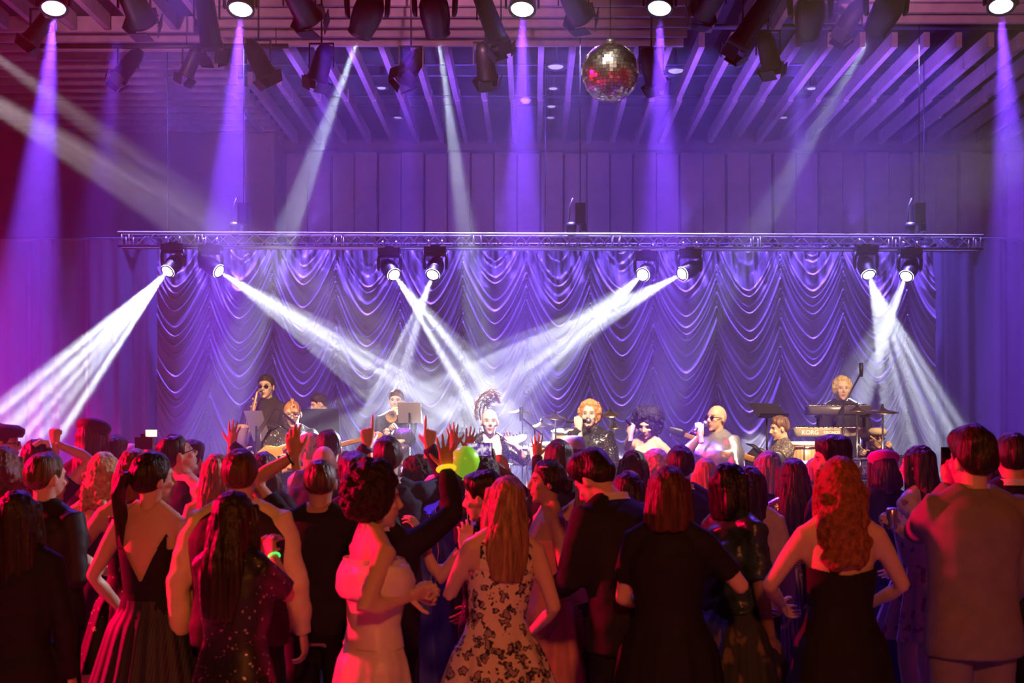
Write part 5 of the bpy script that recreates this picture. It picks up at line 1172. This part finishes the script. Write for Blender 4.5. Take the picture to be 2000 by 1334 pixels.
def guitar(info, px, py, d, ang, body_m, lab, kind='bass', yaw=0.0, strap=True):
    c = P(px, py, d); t = empty('bass_guitar' if kind == 'bass' else 'guitar', c, label=lab, category='guitar')
    M = Matrix.Rotation(R(yaw), 3, 'Z') @ Matrix.Rotation(R(ang), 3, 'Y')
    g = MB(); prof = [(-0.22, 0.0, 0.02), (-0.19, 0.0, 0.12), (-0.10, 0.0, 0.165), (0.0, 0.0, 0.125), (0.08, 0.0, 0.13), (0.15, 0.0, 0.10), (0.18, 0, 0.03)]
    g.loft([(M @ V3(x, 0, 0), M @ V3(0, 0, r), M @ V3(0, 0.022, 0)) for x, _, r in prof], 18, power=3.2)
    for s_ in (-1, 1): g.tube([M @ V3(0.05, 0, 0.08 * s_), M @ V3(0.15, 0, 0.125 * s_), M @ V3(0.22, 0, 0.12 * s_)], [0.05, 0.035, 0.012], 10, flat=0.5)
    g.obj('guitar_body', body_m, t)
    MB().loft([(M @ V3(x, -0.022, 0), M @ V3(0, 0, r), M @ V3(0, 0.012, 0)) for x, r in ((0.10, 0.030), (0.5, 0.025), (0.80, 0.021))], 10, power=3).obj('neck', M_wood, t)
    MB().loft([(M @ V3(x, -0.022, 0), M @ V3(0, 0, r), M @ V3(0, 0.010, 0)) for x, r in ((0.80, 0.024), (0.84, 0.045), (0.95, 0.035), (0.98, 0.01))], 10, power=3).obj('headstock', body_m, t)
    k = MB()
    for q in range(4):
        k.cyl(M @ V3(0.84 + 0.03 * q, -0.022, 0.035), M @ V3(0.84 + 0.03 * q, -0.022, 0.065), 0.006, 6)
    k.obj('tuner', M_chrome, t)
    s_ = MB()
    for q in range(4): s_.cyl(M @ V3(-0.12, -0.038, (q - 1.5) * 0.011), M @ V3(0.85, -0.036, (q - 1.5) * 0.009), 0.0012, 4)
    s_.obj('string', M_chrome, t)
    MB().box(M @ V3(-0.12, -0.028, 0), (0.03, 0.02, 0.08), M).box(M @ V3(0.0, -0.028, 0), (0.03, 0.012, 0.08), M).obj('pickup', M_black, t)
    if strap: MB().tube([M @ V3(-0.2, 0.01, 0.0), M @ V3(-0.16, 0.10, 0.30), M @ V3(0.05, 0.12, 0.50), M @ V3(0.2, 0.05, 0.3), M @ V3(0.2, 0.0, 0.13)], 0.022, 8, flat=0.15).obj('strap', C_strap, t)
i2 = person(571, 779, 11.7, 'bass player with a ginger crest, glasses and spotted black shirt', -160, base=ST, hair=('mohawk', 'ginger'), hc=(0.70, 0.32, 0.10), skin=LIGHT, glasses='rim', wear=longs(C_poly, C_blk), fat=1.1, head=(-10, 14, 0), R_=dict(to=(545, 896, -0.25), pose='grip', elbow=(1, -0.4, -1)), L_=dict(to=(598, 856, -0.35), pose='grip', elbow=(-1, -0.2, -1)))
guitar(i2, 548, 898, 11.42, -14, M_wood, 'amber bass guitar slung on the player with the ginger crest')

i3 = person(617, 766, 13.4, 'black-shirted horn player with dark hair looking down at his stand', 150, base=RS, H=1.66, hair=('short', 'dark'), hc=BLK, skin=LIGHT, wear=longs(C_dkshirt, C_blk), head=(-40, 20, 0), detail=0.016, L_=dict(l=(-0.05, 0.3, 1.05), pose='grip'), R_=dict(l=(0.05, 0.3, 1.1), pose='grip'))
def trumpet(info, px, py, d, aim, lab):
    c = P(px, py, d); t = empty('trumpet', c, label=lab, category='trumpet'); a = Vector(aim).normalized(); x = a.orthogonal().normalized(); y = a.cross(x)
    MB().tube([-a * 0.30, -a * 0.1, a * 0.08, a * 0.17, a * 0.22, a * 0.24], [0.007, 0.008, 0.012, 0.02, 0.04, 0.062], 16, cap=False).obj('horn_bell', M_gold, t)
    MB().tube([-a * 0.18 - y * 0.005, -a * 0.2 - y * 0.05, -a * 0.12 - y * 0.075, a * 0.02 - y * 0.075, a * 0.08 - y * 0.05, a * 0.06], 0.007, 8).obj('tube_loop', M_gold, t)
    v = MB()
    for k in (-1, 0, 1): v.cyl(a * 0.03 * k + y * 0.05 - a * 0.04, a * 0.03 * k - y * 0.09 - a * 0.04, 0.011, 8)
    v.obj('valve', M_gold, t)
trumpet(i3, 607, 832, 13.1, (-0.2, -0.5, -0.9), 'brass trumpet lowered by the horn player behind his stand')
i4 = person(774, 754, 13.4, 'horn player washed out by the crossing beams', 176, base=RS, H=1.68, hair=('short', 'brown'), hc=BRN, skin=LIGHT, wear=longs(C_dkshirt, C_blk), detail=0.016, L_=dict(l=(-0.06, 0.35, 1.30), pose='grip'), R_=dict(l=(0.06, 0.32, 1.25), pose='grip'))
trumpet(i4, 776, 808, 12.95, (-0.15, -1, -0.15), 'golden horn with its round bell turned to the dancers, in the beams')
# bent guitarist
i5 = person(806, 852, 11.3, 'guitarist in a sequined jacket bent far forward below the beams', -70, base=ST, H=1.75, hair=('short', 'dark'), hc=BLK, skin=LIGHT, lean=(44, 0), head=(0, 25, 0), wear=[(SL, 'jacket', C_seqg, 0.84, 0.036, dict(shoulder=0.01)), ('trousers', C_blk)], L_=dict(l=(-0.2, 0.55, 0.75), pose='grip'), R_=dict(l=(0.2, 0.35, 0.75), pose='grip'))
guitar(i5, 830, 925, 11.1, -20, M_white, 'white guitar held by the bent player', 'guitar', strap=False)
# feathered singer
def feathers(info):
    rs = random.Random(4); hc0 = info['hc']; Ri = info['Rz'].inverted(); g = MB(); q_ = MB()
    for k in range(5):
        dx, dy, sc = (k - 2) * 0.018, (k - 2) * 0.03, 1.0 - 0.09 * abs(k - 1)
        sp = [(-0.085, 0.02), (-0.10, 0.11), (-0.085, 0.20), (-0.03, 0.27), (0.04, 0.30), (0.105, 0.285)]
        spine = [hc0 + Ri @ V3(dx + x * sc, dy, z * sc) for x, z in sp]; q_.tube(spine, [0.006, 0.006, 0.005, 0.004, 0.003, 0.002], 6)
        for j in range(60):
            u = 0.1 + 0.88 * j / 60 * (len(sp) - 1); i0 = min(int(u), len(sp) - 2); p = spine[i0].lerp(spine[i0 + 1], u - i0); t_ = (spine[i0 + 1] - spine[i0]).normalized()
            sd = 1 if j % 2 else -1; nrm = Ri @ V3(0, 1, 0); out = t_.cross(nrm) * sd; ln = 0.038 * (0.6 + 0.4 * math.sin(u * 0.7)) * rs.uniform(0.7, 1.2)
            g.tube([p, p + out * ln * 0.5 + t_ * ln * 0.4, p + out * ln * 0.8 + t_ * ln * 0.9 + Ri @ V3(0, 0, -0.02)], [0.004, 0.006, 0.002], 5, flat=0.5)
    g.obj('feather_plume', mat('feather', (0.24, 0.15, 0.12), 0.6), info['root']); q_.obj('quills', M_chrome, info['root'])
    info['hadd']('earring', MB().tube([(0.085, 0, -0.05), (0.088, 0, -0.10), (0.075, 0, -0.14)], 0.010, 8), M_chrome)
i6 = person(956, 797, 11.0, 'singer with a tall feather headdress and V-neck black sequined jacket, arm raised', -152, base=ST, fem=True, hair=('bald', 'none'), skin=(0.75, 0.55, 0.45), lips=(0.6, 0.1, 0.1), head=(-22, 0, 0),
            wear=[(SL, 'jacket', C_seqb, 0.86, 0.026, dict(open_front=(0.004, 1.16, 0.085, 1.42), sleeve=0.55, shoulder=0.01)), ('trousers', C_blk)], L_=dict(to=(1006, 868, -0.15), pose='relaxed', wdir=(-0.7, 0, 0.7), elbow=(-1, 0, -1.1)), R_=dict(l=(0.28, 0.2, 1.02)), extras=feathers)
# curly singer
i7 = person(1152, 783, 10.9, 'singer with strawberry blond curls and black sequined jacket over a black shirt', 148, base=ST, hair=('curly', 'strawberry', 0.014), hc=(0.62, 0.26, 0.09), skin=LIGHT, head=(20, -4, 0),
            wear=[(SL, 'jacket', C_seqb, 0.82, 0.034, dict(open_front=(0.035, 0.80, 0.06, 1.45), shoulder=0.012)), (SL, 'shirt', C_blk2, 0.86, 0.016, dict(collar=True)), ('trousers', C_blk)], R_=dict(to=(1131, 838, -0.22), pose='grip', wdir=(-0.1, 0.2, 1), wpalm=(0.3, 1, 0), elbow=(0.8, 0.2, -1.2)), L_=dict(l=(-0.30, 0.12, 0.88)))
mic_in_hand(i7, 1, 'black microphone held by the curly strawberry blond singer', mouth(i7))
i8 = person(1262, 797, 11.0, 'woman singer with big dark curls in a sleeveless sequined top', 140, base=ST, fem=True, fat=1.15, hair=('afro', 'black_big', 0.065), hc=BLK, skin=TAN, lean=(6, -6), head=(14, 18, 0),
            wear=[('bodice', 'top', C_seqg, 0.86, 1.44, lambda x, y, z: (z < 1.30 or abs(x) < 0.11) and not (z > 1.36 and y > 0), dict(infl=0.016)), ('trousers', C_blk)], R_=dict(to=(1232, 848, -0.25), pose='grip', wdir=(0.05, 0.2, 1), wpalm=(0.3, 1, 0), elbow=(0.6, 0.4, -1.2)), L_=dict(l=(-0.32, 0.10, 0.98), elbow=(-1, -0.3, -0.5)))
mic_in_hand(i8, 1, 'black microphone held by the woman with big dark curls', mouth(i8))
i9 = person(1400, 789, 10.7, 'bald singer in dark glasses and shiny silver shirt', 128, base=ST, hair=('bald', 'none'), skin=(0.62, 0.40, 0.28), fat=1.42, glasses='dark', head=(0, -2, 0), wear=[(SL, 'shirt', C_sil, 0.84, 0.022, dict(collar=True, sleeve=0.66, wrinkle=0.005)), ('trousers', C_blk)],
            R_=dict(to=(1368, 850, -0.18), pose='grip', wdir=(-0.1, 0.2, 1), wpalm=(0.3, 1, 0), elbow=(1.0, 0.4, -1.2)), L_=dict(l=(-0.30, 0.2, 0.95), elbow=(-1, -0.6, -0.6)))
mic_in_hand(i9, 1, 'silver microphone held by the bald singer', mouth(i9))
i10 = person(1519, 813, 11.9, 'seated guitarist in a patterned shirt, in profile to the left', 98, base=ST, H=1.63, hair=('short', 'brown'), hc=DBR, skin=TAN, wear=longs(C_patt, C_blk), head=(0, 10, 0), R_=dict(l=(0.06, 0.3, 1.0), pose='grip'), L_=dict(l=(-0.2, 0.42, 1.08), pose='grip'))
guitar(i10, 1492, 905, 11.7, 200, M_black, 'dark guitar of the player in the patterned shirt', 'guitar', -15)
i11 = person(1645, 736, 13.45, 'keyboard player with blond curls and open dark jacket on the riser', 176, base=RS, hair=('curly', 'blond_k', 0.010), hc=(0.65, 0.48, 0.25), skin=LIGHT, detail=0.016, wear=[(SL, 'jacket', C_blk2, 0.82, 0.03, dict(open_front=(0.03, 0.8, 0.07, 1.45))), (SL, 'shirt', C_dkshirt, 0.86, 0.016, dict(collar=True)), ('trousers', C_navy)], L_=dict(l=(-0.22, 0.36, 1.07), pose='relaxed', palm=(0, 0, -1)), R_=dict(l=(0.2, 0.36, 1.07), pose='relaxed', palm=(0, 0, -1)))
def sticks(info):
    pass
i12 = person(1713, 800, 12.85, 'percussionist in a flat cap and black shirt playing with sticks', 186, base=RS, seat=0.55, hair=('short', 'dark'), hc=BLK, skin=TAN, glasses='dark', hat=('flat', 'cream_cap', (0.55, 0.45, 0.3)), wear=longs(C_dkshirt, C_blk), fat=1.15, R_=dict(to=(1684, 886, -0.35), pose='grip', wdir=(-0.3, -0.6, 0.2)), L_=dict(to=(1735, 872, -0.35), pose='grip', wdir=(-0.3, -0.6, 0.3)))
MB().cyl((0, 0, 0), (0, 0, 0.43), 0.03, 10).lathe([(0, 0.43), (0.17, 0.43), (0.19, 0.47), (0.17, 0.50), (0, 0.50)], 20).lathe([(0, 0), (0.2, 0), (0.2, 0.02), (0, 0.02)], 16).obj('drum_stool', M_black, None, tuple(i12['loc'])[:2] + (RS,), label='low black drum stool under the percussionist', category='stool')
for (a, b, lab) in (((1700, 852), (1728, 872), 'pale drumstick slanting across the percussionist'), ((1676, 868), (1690, 884), 'second drumstick by the right hand of the percussionist')):
    pa, pb = P(*a, 12.3), P(*b, 12.45); t = empty('drumstick', pa, label=lab, category='drumstick'); MB().tube([(0, 0, 0), (pb - pa) * 0.05, (pb - pa)], [0.006, 0.008, 0.009], 8).obj('shaft', M_yel, t)

# music stands
def music_stand(px, py, d, z0, w, h, yaw, lab, tilt=-25, m=None):
    c = P(px, py, d); t = empty('music_stand', (c.x, c.y, z0), R(yaw), label=lab, category='music stand'); hz_ = c.z - z0
    desk = MB().box((0, 0, 0), (w, 0.006, h)).box((0, -0.03, -h / 2), (w, 0.06, 0.006)).obj('desk', m or M_black, t, (0, 0, hz_), (R(tilt), 0, 0))
    MB().cyl((0, 0.02, 0.05), (0, 0.02, hz_), 0.010, 8).obj('pole', M_black, t)
    l = MB()
    for k in range(3):
        a = k * 2.094 + 0.5; l.tube([(0, 0.02, 0.22), (0.26 * math.cos(a), 0.02 + 0.26 * math.sin(a), 0.0)], 0.008, 6)
    l.obj('tripod', M_black, t)
music_stand(503, 832, 12.6, ST, 0.24, 0.34, 150, 'grey music stand below the saxophone', -25, mat('stand_grey', (0.25, 0.23, 0.22), 0.5))
music_stand(622, 826, 12.4, ST, 0.42, 0.30, 180, 'wide dark music stand in front of the horn player', -20)
music_stand(800, 806, 12.5, ST, 0.24, 0.22, 176, 'music stand washed out by the crossing beams', -20, mat('stand_grey', (0.25, 0.23, 0.22), 0.5))
music_stand(1500, 802, 12.2, ST, 0.34, 0.22, 24, 'black music stand tilted above the seated guitarist', -48)

# keyboards and stand
def keyboard(px, py, d, w, lab, lettering):
    c = P(px, py, d); t = empty('keyboard', c, label=lab, category='keyboard')
    MB().loft([((-w / 2, 0, 0), (0, 0.16, 0), (0, 0, 0.05)), ((w / 2, 0, 0), (0, 0.16, 0), (0, 0, 0.05))], 16, power=7).obj('case', mat('keyboard_case', (0.06, 0.05, 0.05), 0.35) if not lettering else mat('keyboard_case2', (0.30, 0.25, 0.16), 0.35), t)
    wk = boxmesh((w / 36 - 0.002, 0.13, 0.012), M_white)
    for k in range(34): child('white_key', wk, None, t, (-w * 0.46 + k * w / 36, 0.08, 0.052))
    bk = boxmesh((0.012, 0.08, 0.014), M_black)
    for k in range(34):
        if k % 7 not in (2, 6): child('black_key', bk, None, t, (-w * 0.46 + (k + 0.5) * w / 36, 0.05, 0.062))
    kn_ = MB().cyl((0, 0, 0), (0, 0, 0.017), 0.009, 8).mesh('knob', M_black)
    for k in range(8): child('knob', kn_, None, t, (-w * 0.3 + k * 0.05, -0.06, 0.045))
    if lettering:
        for txt, x, sz in lettering:
            cu = bpy.data.curves.new('lettering', 'FONT'); cu.body = txt; cu.size = sz; cu.extrude = 0.001; cu.align_x = 'CENTER'; cu.align_y = 'CENTER'
            o = bpy.data.objects.new('tmp_text', cu); COL.objects.link(o); me = bpy.data.meshes.new_from_object(o.evaluated_get(bpy.context.evaluated_depsgraph_get())); bpy.data.objects.remove(o)
            me.materials.clear(); me.materials.append(mat('lettering_white', (0.9, 0.88, 0.8), 0.5)); child('lettering', me, None, t, (x, -0.162, 0.0), (R(90), 0, 0))
        MB().box((0.0, -0.1605, 0), (w * 0.9, 0.003, 0.06)).obj('rear_panel', mat('keyboard_panel', (0.22, 0.17, 0.10), 0.4), t)
    return t
KD = 12.75
keyboard(1637, 802, KD, 0.62, 'upper slim dark keyboard in front of the blond keyboard player', None)
keyboard(1617, 845, KD - 0.05, 0.70, 'lower bronze keyboard with lettering on its back panel', [('KORG', -0.22, 0.062), ('KRONOS', 0.0, 0.04)])
c = P(1645, 845, KD); ks = empty('keyboard_stand', (c.x, KD, ST), label='two-tier black stand carrying both keyboards', category='keyboard stand')
for sx in (-0.24, 0.24):
    z1, z2 = c.z - ST - 0.06, P(0, 802, KD).z - ST - 0.06
    MB().cyl((sx, 0.05, 0), (sx, 0.05, z2), 0.018, 10).box((sx, -0.03, z2), (0.03, 0.34, 0.02)).box((sx, -0.03, z1), (0.03, 0.34, 0.02)).box((sx, 0, 0.015), (0.04, 0.5, 0.03)).obj('upright', M_black, ks)
MB().cyl((-0.24, 0.05, 0.4), (0.24, 0.05, 0.4), 0.015, 8).cyl((-0.24, 0.05, z1 + .08), (0.24, 0.05, z1 + .08), 0.01, 8).obj('crossbar', M_black, ks)

def mic_stand(px, y_top, px2, y2, d, z0, lab):
    a, b = P(px, y_top, d), P(px2, y2, d - 0.1); pole_top = a.lerp(b, 0.62); t = empty('microphone_stand', (pole_top.x, d, z0), label=lab, category='microphone stand'); L0 = t.location
    MB().cyl((0, 0, 0.02), (0, 0, pole_top.z - z0), 0.011, 8).obj('pole', M_black, t); MB().lathe([(0, 0), (0.13, 0), (0.12, 0.025), (0, 0.03)], 20).obj('round_base', M_black, t)
    MB().tube([a - L0, b - L0], 0.009, 8).obj('boom', M_black, t); MB().tube([a - L0 + V3(0, 0, 0.10), a - L0 + V3(0, 0, -0.04)], [0.022, 0.018], 10).obj('mic_capsule', M_black, t)
mic_stand(1682, 728, 1630, 822, 12.5, RS, 'boom microphone stand reaching over the keyboards')
mic_stand(1018, 815, 1060, 850, 12.3, ST, 'boom microphone stand left of the drum kit')

def drum(px, py, d, r, h, shell, lab, name='drum', tilt=0, z0=ST, legs=True, rods=8):
    c = P(px, py, d); t = empty(name, (c.x, d, c.z), label=lab, category='drum'); t.rotation_euler = (R(tilt), 0, 0)
    MB().lathe([(0, 0), (r, 0), (r, -h), (0, -h)], 28).obj('shell', shell, t); MB().lathe([(0, 0.0), (r * 0.98, 0.0), (r * 0.98, 0.006), (0, 0.008)], 28).obj('drum_head', M_skin, t)
    hp = MB()
    for z in (0.0, -h): hp.tube([((r + 0.006) * math.cos(a), (r + 0.006) * math.sin(a), z) for a in np.linspace(0, 2 * math.pi, 29)], 0.009, 6, cap=False)
    hp.obj('hoop', M_chrome, t)
    for k in range(rods):
        a = k * 2 * math.pi / rods; MB().cyl(((r + 0.012) * math.cos(a), (r + 0.012) * math.sin(a), 0.01), ((r + 0.012) * math.cos(a), (r + 0.012) * math.sin(a), -h - 0.01), 0.006, 6).box(((r + 0.008) * math.cos(a), (r + 0.008) * math.sin(a), -h / 2), (0.022, 0.022, 0.05)).obj('tension_rod', M_chrome, t)
    if legs:
        l = MB(); ti = Matrix.Rotation(-R(tilt), 3, 'X')
        for k in range(3):
            a = k * 2.094 + 0.5; l.tube([ti @ V3(r * math.cos(a), r * math.sin(a), -h * 0.6), ti @ V3(r * 1.25 * math.cos(a), r * 1.25 * math.sin(a), z0 - c.z)], 0.010, 6)
        l.obj('tripod', M_chrome, t)
    return t
def conga(px, py, d, lab, wood=None):
    c = P(px, py, d); t = empty('conga', (c.x, d, c.z), label=lab, category='drum')
    MB().lathe([(0, 0), (0.14, 0), (0.165, -0.15), (0.175, -0.32), (0.15, -0.5), (0.12, -0.66), (0, -0.66)], 26).obj('shell', wood or M_conga, t); MB().lathe([(0, 0.0), (0.142, 0.0), (0.15, -0.03), (0.143, -0.03), (0.138, 0.008), (0, 0.01)], 26).obj('drum_head', M_skin, t)
    MB().tube([(0.158 * math.cos(a), 0.158 * math.sin(a), -0.05) for a in np.linspace(0, 2 * math.pi, 29)], 0.008, 6, cap=False).obj('hoop', M_chrome, t)
    for k in range(6):
        a = k * math.pi / 3 + 0.3; MB().tube([(0.16 * math.cos(a), 0.16 * math.sin(a), -0.03), (0.172 * math.cos(a), 0.172 * math.sin(a), -0.12), (0.178 * math.cos(a), 0.178 * math.sin(a), -0.22)], 0.006, 6).box((0.178 * math.cos(a), 0.178 * math.sin(a), -0.2), (0.03, 0.03, 0.05)).obj('tension_rod', M_chrome, t)
    l = MB()
    for k in range(3):
        a = k * 2.094 + 0.5; l.tube([V3(0.15 * math.cos(a), 0.15 * math.sin(a), -0.5), V3(0.2 * math.cos(a), 0.2 * math.sin(a), ST - c.z)], 0.010, 6)
    l.obj('tripod', M_chrome, t)
conga(1571, 864, 11.85, 'striped wooden conga right of the seated guitarist')
conga(1594, 902, 11.3, 'pale maple conga standing in front of the striped one', M_yel)
drum(1698, 896, 11.7, 0.16, 0.20, M_chrome, 'chrome timbale below the percussionist, left of the beret', 'timbale'); drum(1742, 890, 11.75, 0.17, 0.20, M_chrome, 'chrome timbale behind the magenta beret', 'timbale')
drum(1104, 842, 12.6, 0.13, 0.18, M_yel, 'small maple tom of the drum kit left of the curly singer', 'tom_drum', 12, RS); drum(1068, 868, 12.4, 0.17, 0.26, M_yel, 'maple floor tom of the drum kit', 'tom_drum', 6, RS)
drum(1030, 875, 12.7, 0.20, 0.16, M_white, 'white snare drum at the left of the drum kit', 'snare_drum', 4, RS)
def cymbal(px, py, d, r, lab, tx=18, ty=0, z0=ST, m=None):
    c = P(px, py, d); t = empty('cymbal', (c.x, d, c.z), label=lab, category='cymbal')
    p = MB().lathe([(0, 0.022), (0.025, 0.018), (0.04, 0.006), (r * 0.6, -0.004), (r, -0.018), (r, -0.020), (0.04, 0.002), (0, 0.010)], 30).obj('plate', m or M_cym, t); p.rotation_euler = (R(tx), R(ty), 0)
    MB().cyl((0, 0, 0.06), (0, 0, z0 - c.z + 0.25), 0.010, 8).obj('pole', M_chrome, t); l = MB()
    for k in range(3):
        a = k * 2.094; l.tube([(0, 0, z0 - c.z + 0.35), (0.22 * math.cos(a), 0.22 * math.sin(a), z0 - c.z)], 0.009, 6)
    l.obj('tripod', M_chrome, t); MB().lathe([(0, 0.02), (0.014, 0.02), (0.014, 0.045), (0, 0.045)], 8).obj('wing_nut', M_black, t)
cymbal(1085, 812, 12.5, 0.13, 'wide bronze cymbal of the drum kit left of the curly singer', 12, 6, RS); cymbal(1020, 802, 12.7, 0.13, 'cymbal at the left of the drum kit in the beams', 6, 0, RS); cymbal(1058, 828, 12.9, 0.11, 'low cymbal between the two others of the drum kit', 8, -4, RS)
cymbal(1192, 806, 12.6, 0.10, 'cymbal right of the curly singer', 20, 0, RS); cymbal(1200, 832, 12.8, 0.08, 'small low cymbal right of the curly singer', 10, 0, RS)
cymbal(1724, 801, 12.2, 0.155, 'large bright cymbal in front of the percussionist', 9, 0, ST); cymbal(1674, 798, 12.35, 0.10, 'cymbal between the keyboards and the percussionist', 7, 0, ST)
# floor monitor on the stage edge
for px, lab in ((700, 'black floor monitor at the stage edge near the pointing man'), (1330, 'black floor monitor at the stage edge below the silver-shirted singer')):
    c = P(px, 1100, 10.4); t = empty('floor_monitor', (c.x, 10.35, ST), label=lab, category='speaker')
    MB().add([(-0.28, -0.1, 0), (0.28, -0.1, 0), (0.28, 0.28, 0), (-0.28, 0.28, 0), (-0.28, -0.18, 0.30), (0.28, -0.18, 0.30), (0.28, 0.10, 0.34), (-0.28, 0.10, 0.34)], [(0, 3, 2, 1), (4, 5, 6, 7), (0, 1, 5, 4), (1, 2, 6, 5), (2, 3, 7, 6), (3, 0, 4, 7)], False).obj('cabinet', M_black, t)
    MB().box((0, 0.205, 0.17), (0.50, 0.01, 0.28), Matrix.Rotation(R(-28), 3, 'X')).obj('speaker_grille', M_blackp, t)

# ------------------------------------------------------------------ held things among the dancers
def balloon(px, py, d, r, m, lab):
    c = P(px, py, d); t = empty('balloon', c, label=lab, category='balloon')
    MB().lathe([(0, r * 1.0), (r * 0.5, r * 0.88), (r * 0.9, r * 0.45), (r, 0), (r * 0.86, -r * 0.5), (r * 0.5, -r * 0.92), (r * 0.12, -r * 1.18), (0, -r * 1.2)], 24).obj('skin', m, t)
    MB().lathe([(0, -r * 1.15), (0.012, -r * 1.18), (0.02, -r * 1.28), (0, -r * 1.28)], 8).obj('knot', m, t)
    MB().tube([(0, 0, -r * 1.25), (0.02, 0, -r * 1.25 - 0.3), (-0.01, 0, -r * 1.25 - 0.6)], 0.002, 5).obj('string', C_white, t)
def ballm(n, c, e): return mat(n, c, 0.25, emit=c, emit_s=e)
balloon(908, 900, 7.0, 0.086, ballm('balloon_green', (0.25, 0.75, 0.03), 0.38), 'lime green light-up balloon beside the raised open hand')
balloon(850, 950, 7.4, 0.075, ballm('balloon_pink', (0.85, 0.03, 0.28), 0.55), 'pink light-up balloon under the raised black sleeve'); balloon(838, 978, 7.3, 0.060, ballm('balloon_blue', (0.08, 0.03, 0.9), 0.6), 'small blue light-up balloon next to the curly woman')
# phone filming the stage
c = P(936, 878, 7.28); t = empty('phone', c, label='phone held sideways filming the feathered singer', category='phone')
MB().loft([((-0.078, 0, 0), (0, 0, 0.040), (0, 0.005, 0)), ((0.078, 0, 0), (0, 0, 0.040), (0, 0.005, 0))], 16, power=9).obj('phone_case', M_black, t)
def picture_mat():
    m = bpy.data.materials.new('phone_picture'); m.use_nodes = True; nt = m.node_tree; b = nt.nodes['Principled BSDF']; b.inputs['Base Color'].default_value = (0.02, 0.02, 0.02, 1)
    tc = nt.nodes.new('ShaderNodeTexCoord'); vo = nt.nodes.new('ShaderNodeTexNoise'); vo.inputs['Scale'].default_value = 45; nt.links.new(tc.outputs['Object'], vo.inputs['Vector'])
    cr = nt.nodes.new('ShaderNodeValToRGB'); e = cr.color_ramp.elements; e[0].position = 0.42; e[0].color = (0.12, 0.03, 0.4, 1); e[1].position = 0.62; e[1].color = (1, 0.9, 1, 1); nt.links.new(vo.outputs[0], cr.inputs[0])
    nt.links.new(cr.outputs[0], b.inputs['Emission Color']); b.inputs['Emission Strength'].default_value = 0.9; return m
MB().box((0, -0.0056, 0), (0.145, 0.001, 0.072)).obj('screen', picture_mat(), t)
c = P(1853, 905, 5.62); t = empty('phone', c, label='dark phone held upright by the man in the pale suit', category='phone')
MB().loft([((0, 0, -0.075), (0.036, 0, 0), (0, 0.005, 0)), ((0, 0, 0.075), (0.036, 0, 0), (0, 0.005, 0))], 16, power=9).obj('phone_case', M_black, t); MB().box((0, -0.0056, 0), (0.064, 0.001, 0.14)).obj('screen', mat('dark_glass', (0.02, 0.02, 0.03), 0.1), t)
# camera with lamp
c = P(283, 866, 9.05); t = empty('camera', c, label='black camera held up by the bald man', category='camera')
MB().box((0, 0, 0), (0.13, 0.06, 0.09)).box((0, 0, 0.055), (0.05, 0.05, 0.03)).obj('camera_body', M_black, t); MB().tube([(0, 0.03, 0), (0, 0.12, 0)], [0.035, 0.038], 14).obj('camera_lens', M_black, t)
MB().box((0.05, -0.01, 0.075), (0.075, 0.03, 0.05)).obj('lamp_panel', mat('camera_lamp', (1, 1, 1), 0.4, emit=(1.0, 0.85, 0.55), emit_s=1.6), t)
# drink can
h = P(1742, 1012, 7.0); t = empty('drink_can', h, label='purple-lit drink can in the hand of the woman in lilac', category='can')
MB().lathe([(0, -0.06), (0.026, -0.06), (0.033, -0.052), (0.033, 0.048), (0.027, 0.06), (0.025, 0.056), (0, 0.056)], 20).obj('can_body', mat('can_metal', (0.5, 0.45, 0.6), 0.25, 0.8), t); MB().ball((0.0, 0.004, 0.058), (0.010, 0.014, 0.002), 8).obj('pull_tab', M_chrome, t)
# glow stick lying in a hand of the dancer with patterned dress
a, b, c2 = P(1487, 1145, 5.75), P(1498, 1147, 5.75), P(1506, 1156, 5.75); t = empty('glow_stick', a, label='short curved green glow stick beside the patterned long dress', category='glow stick')
MB().tube([V3(0, 0, 0), b - a, c2 - a], 0.006, 8).obj('lit_tube', G_green, t)
c = P(573, 975, 6.15)
# ------------------------------------------------------------------ haze in the hall
mh = bpy.data.materials.new('haze'); mh.use_nodes = True; nt = mh.node_tree; nt.nodes.clear()
out = nt.nodes.new('ShaderNodeOutputMaterial'); vs = nt.nodes.new('ShaderNodeVolumeScatter')
vs.inputs['Density'].default_value = 0.0085; vs.inputs['Anisotropy'].default_value = 0.25
vs.inputs['Color'].default_value = (1, 1, 1, 1)
nt.links.new(vs.outputs[0], out.inputs['Volume'])
hz = MB().box((0, 0, 0), (23.9, 15.0, 7.5)).obj('haze', mh, None, (0, 13.5, 3.8), kind='stuff', label='thin stage haze filling the hall above the dancers', category='haze')
if _tmp is not None: bpy.data.objects.remove(_tmp)
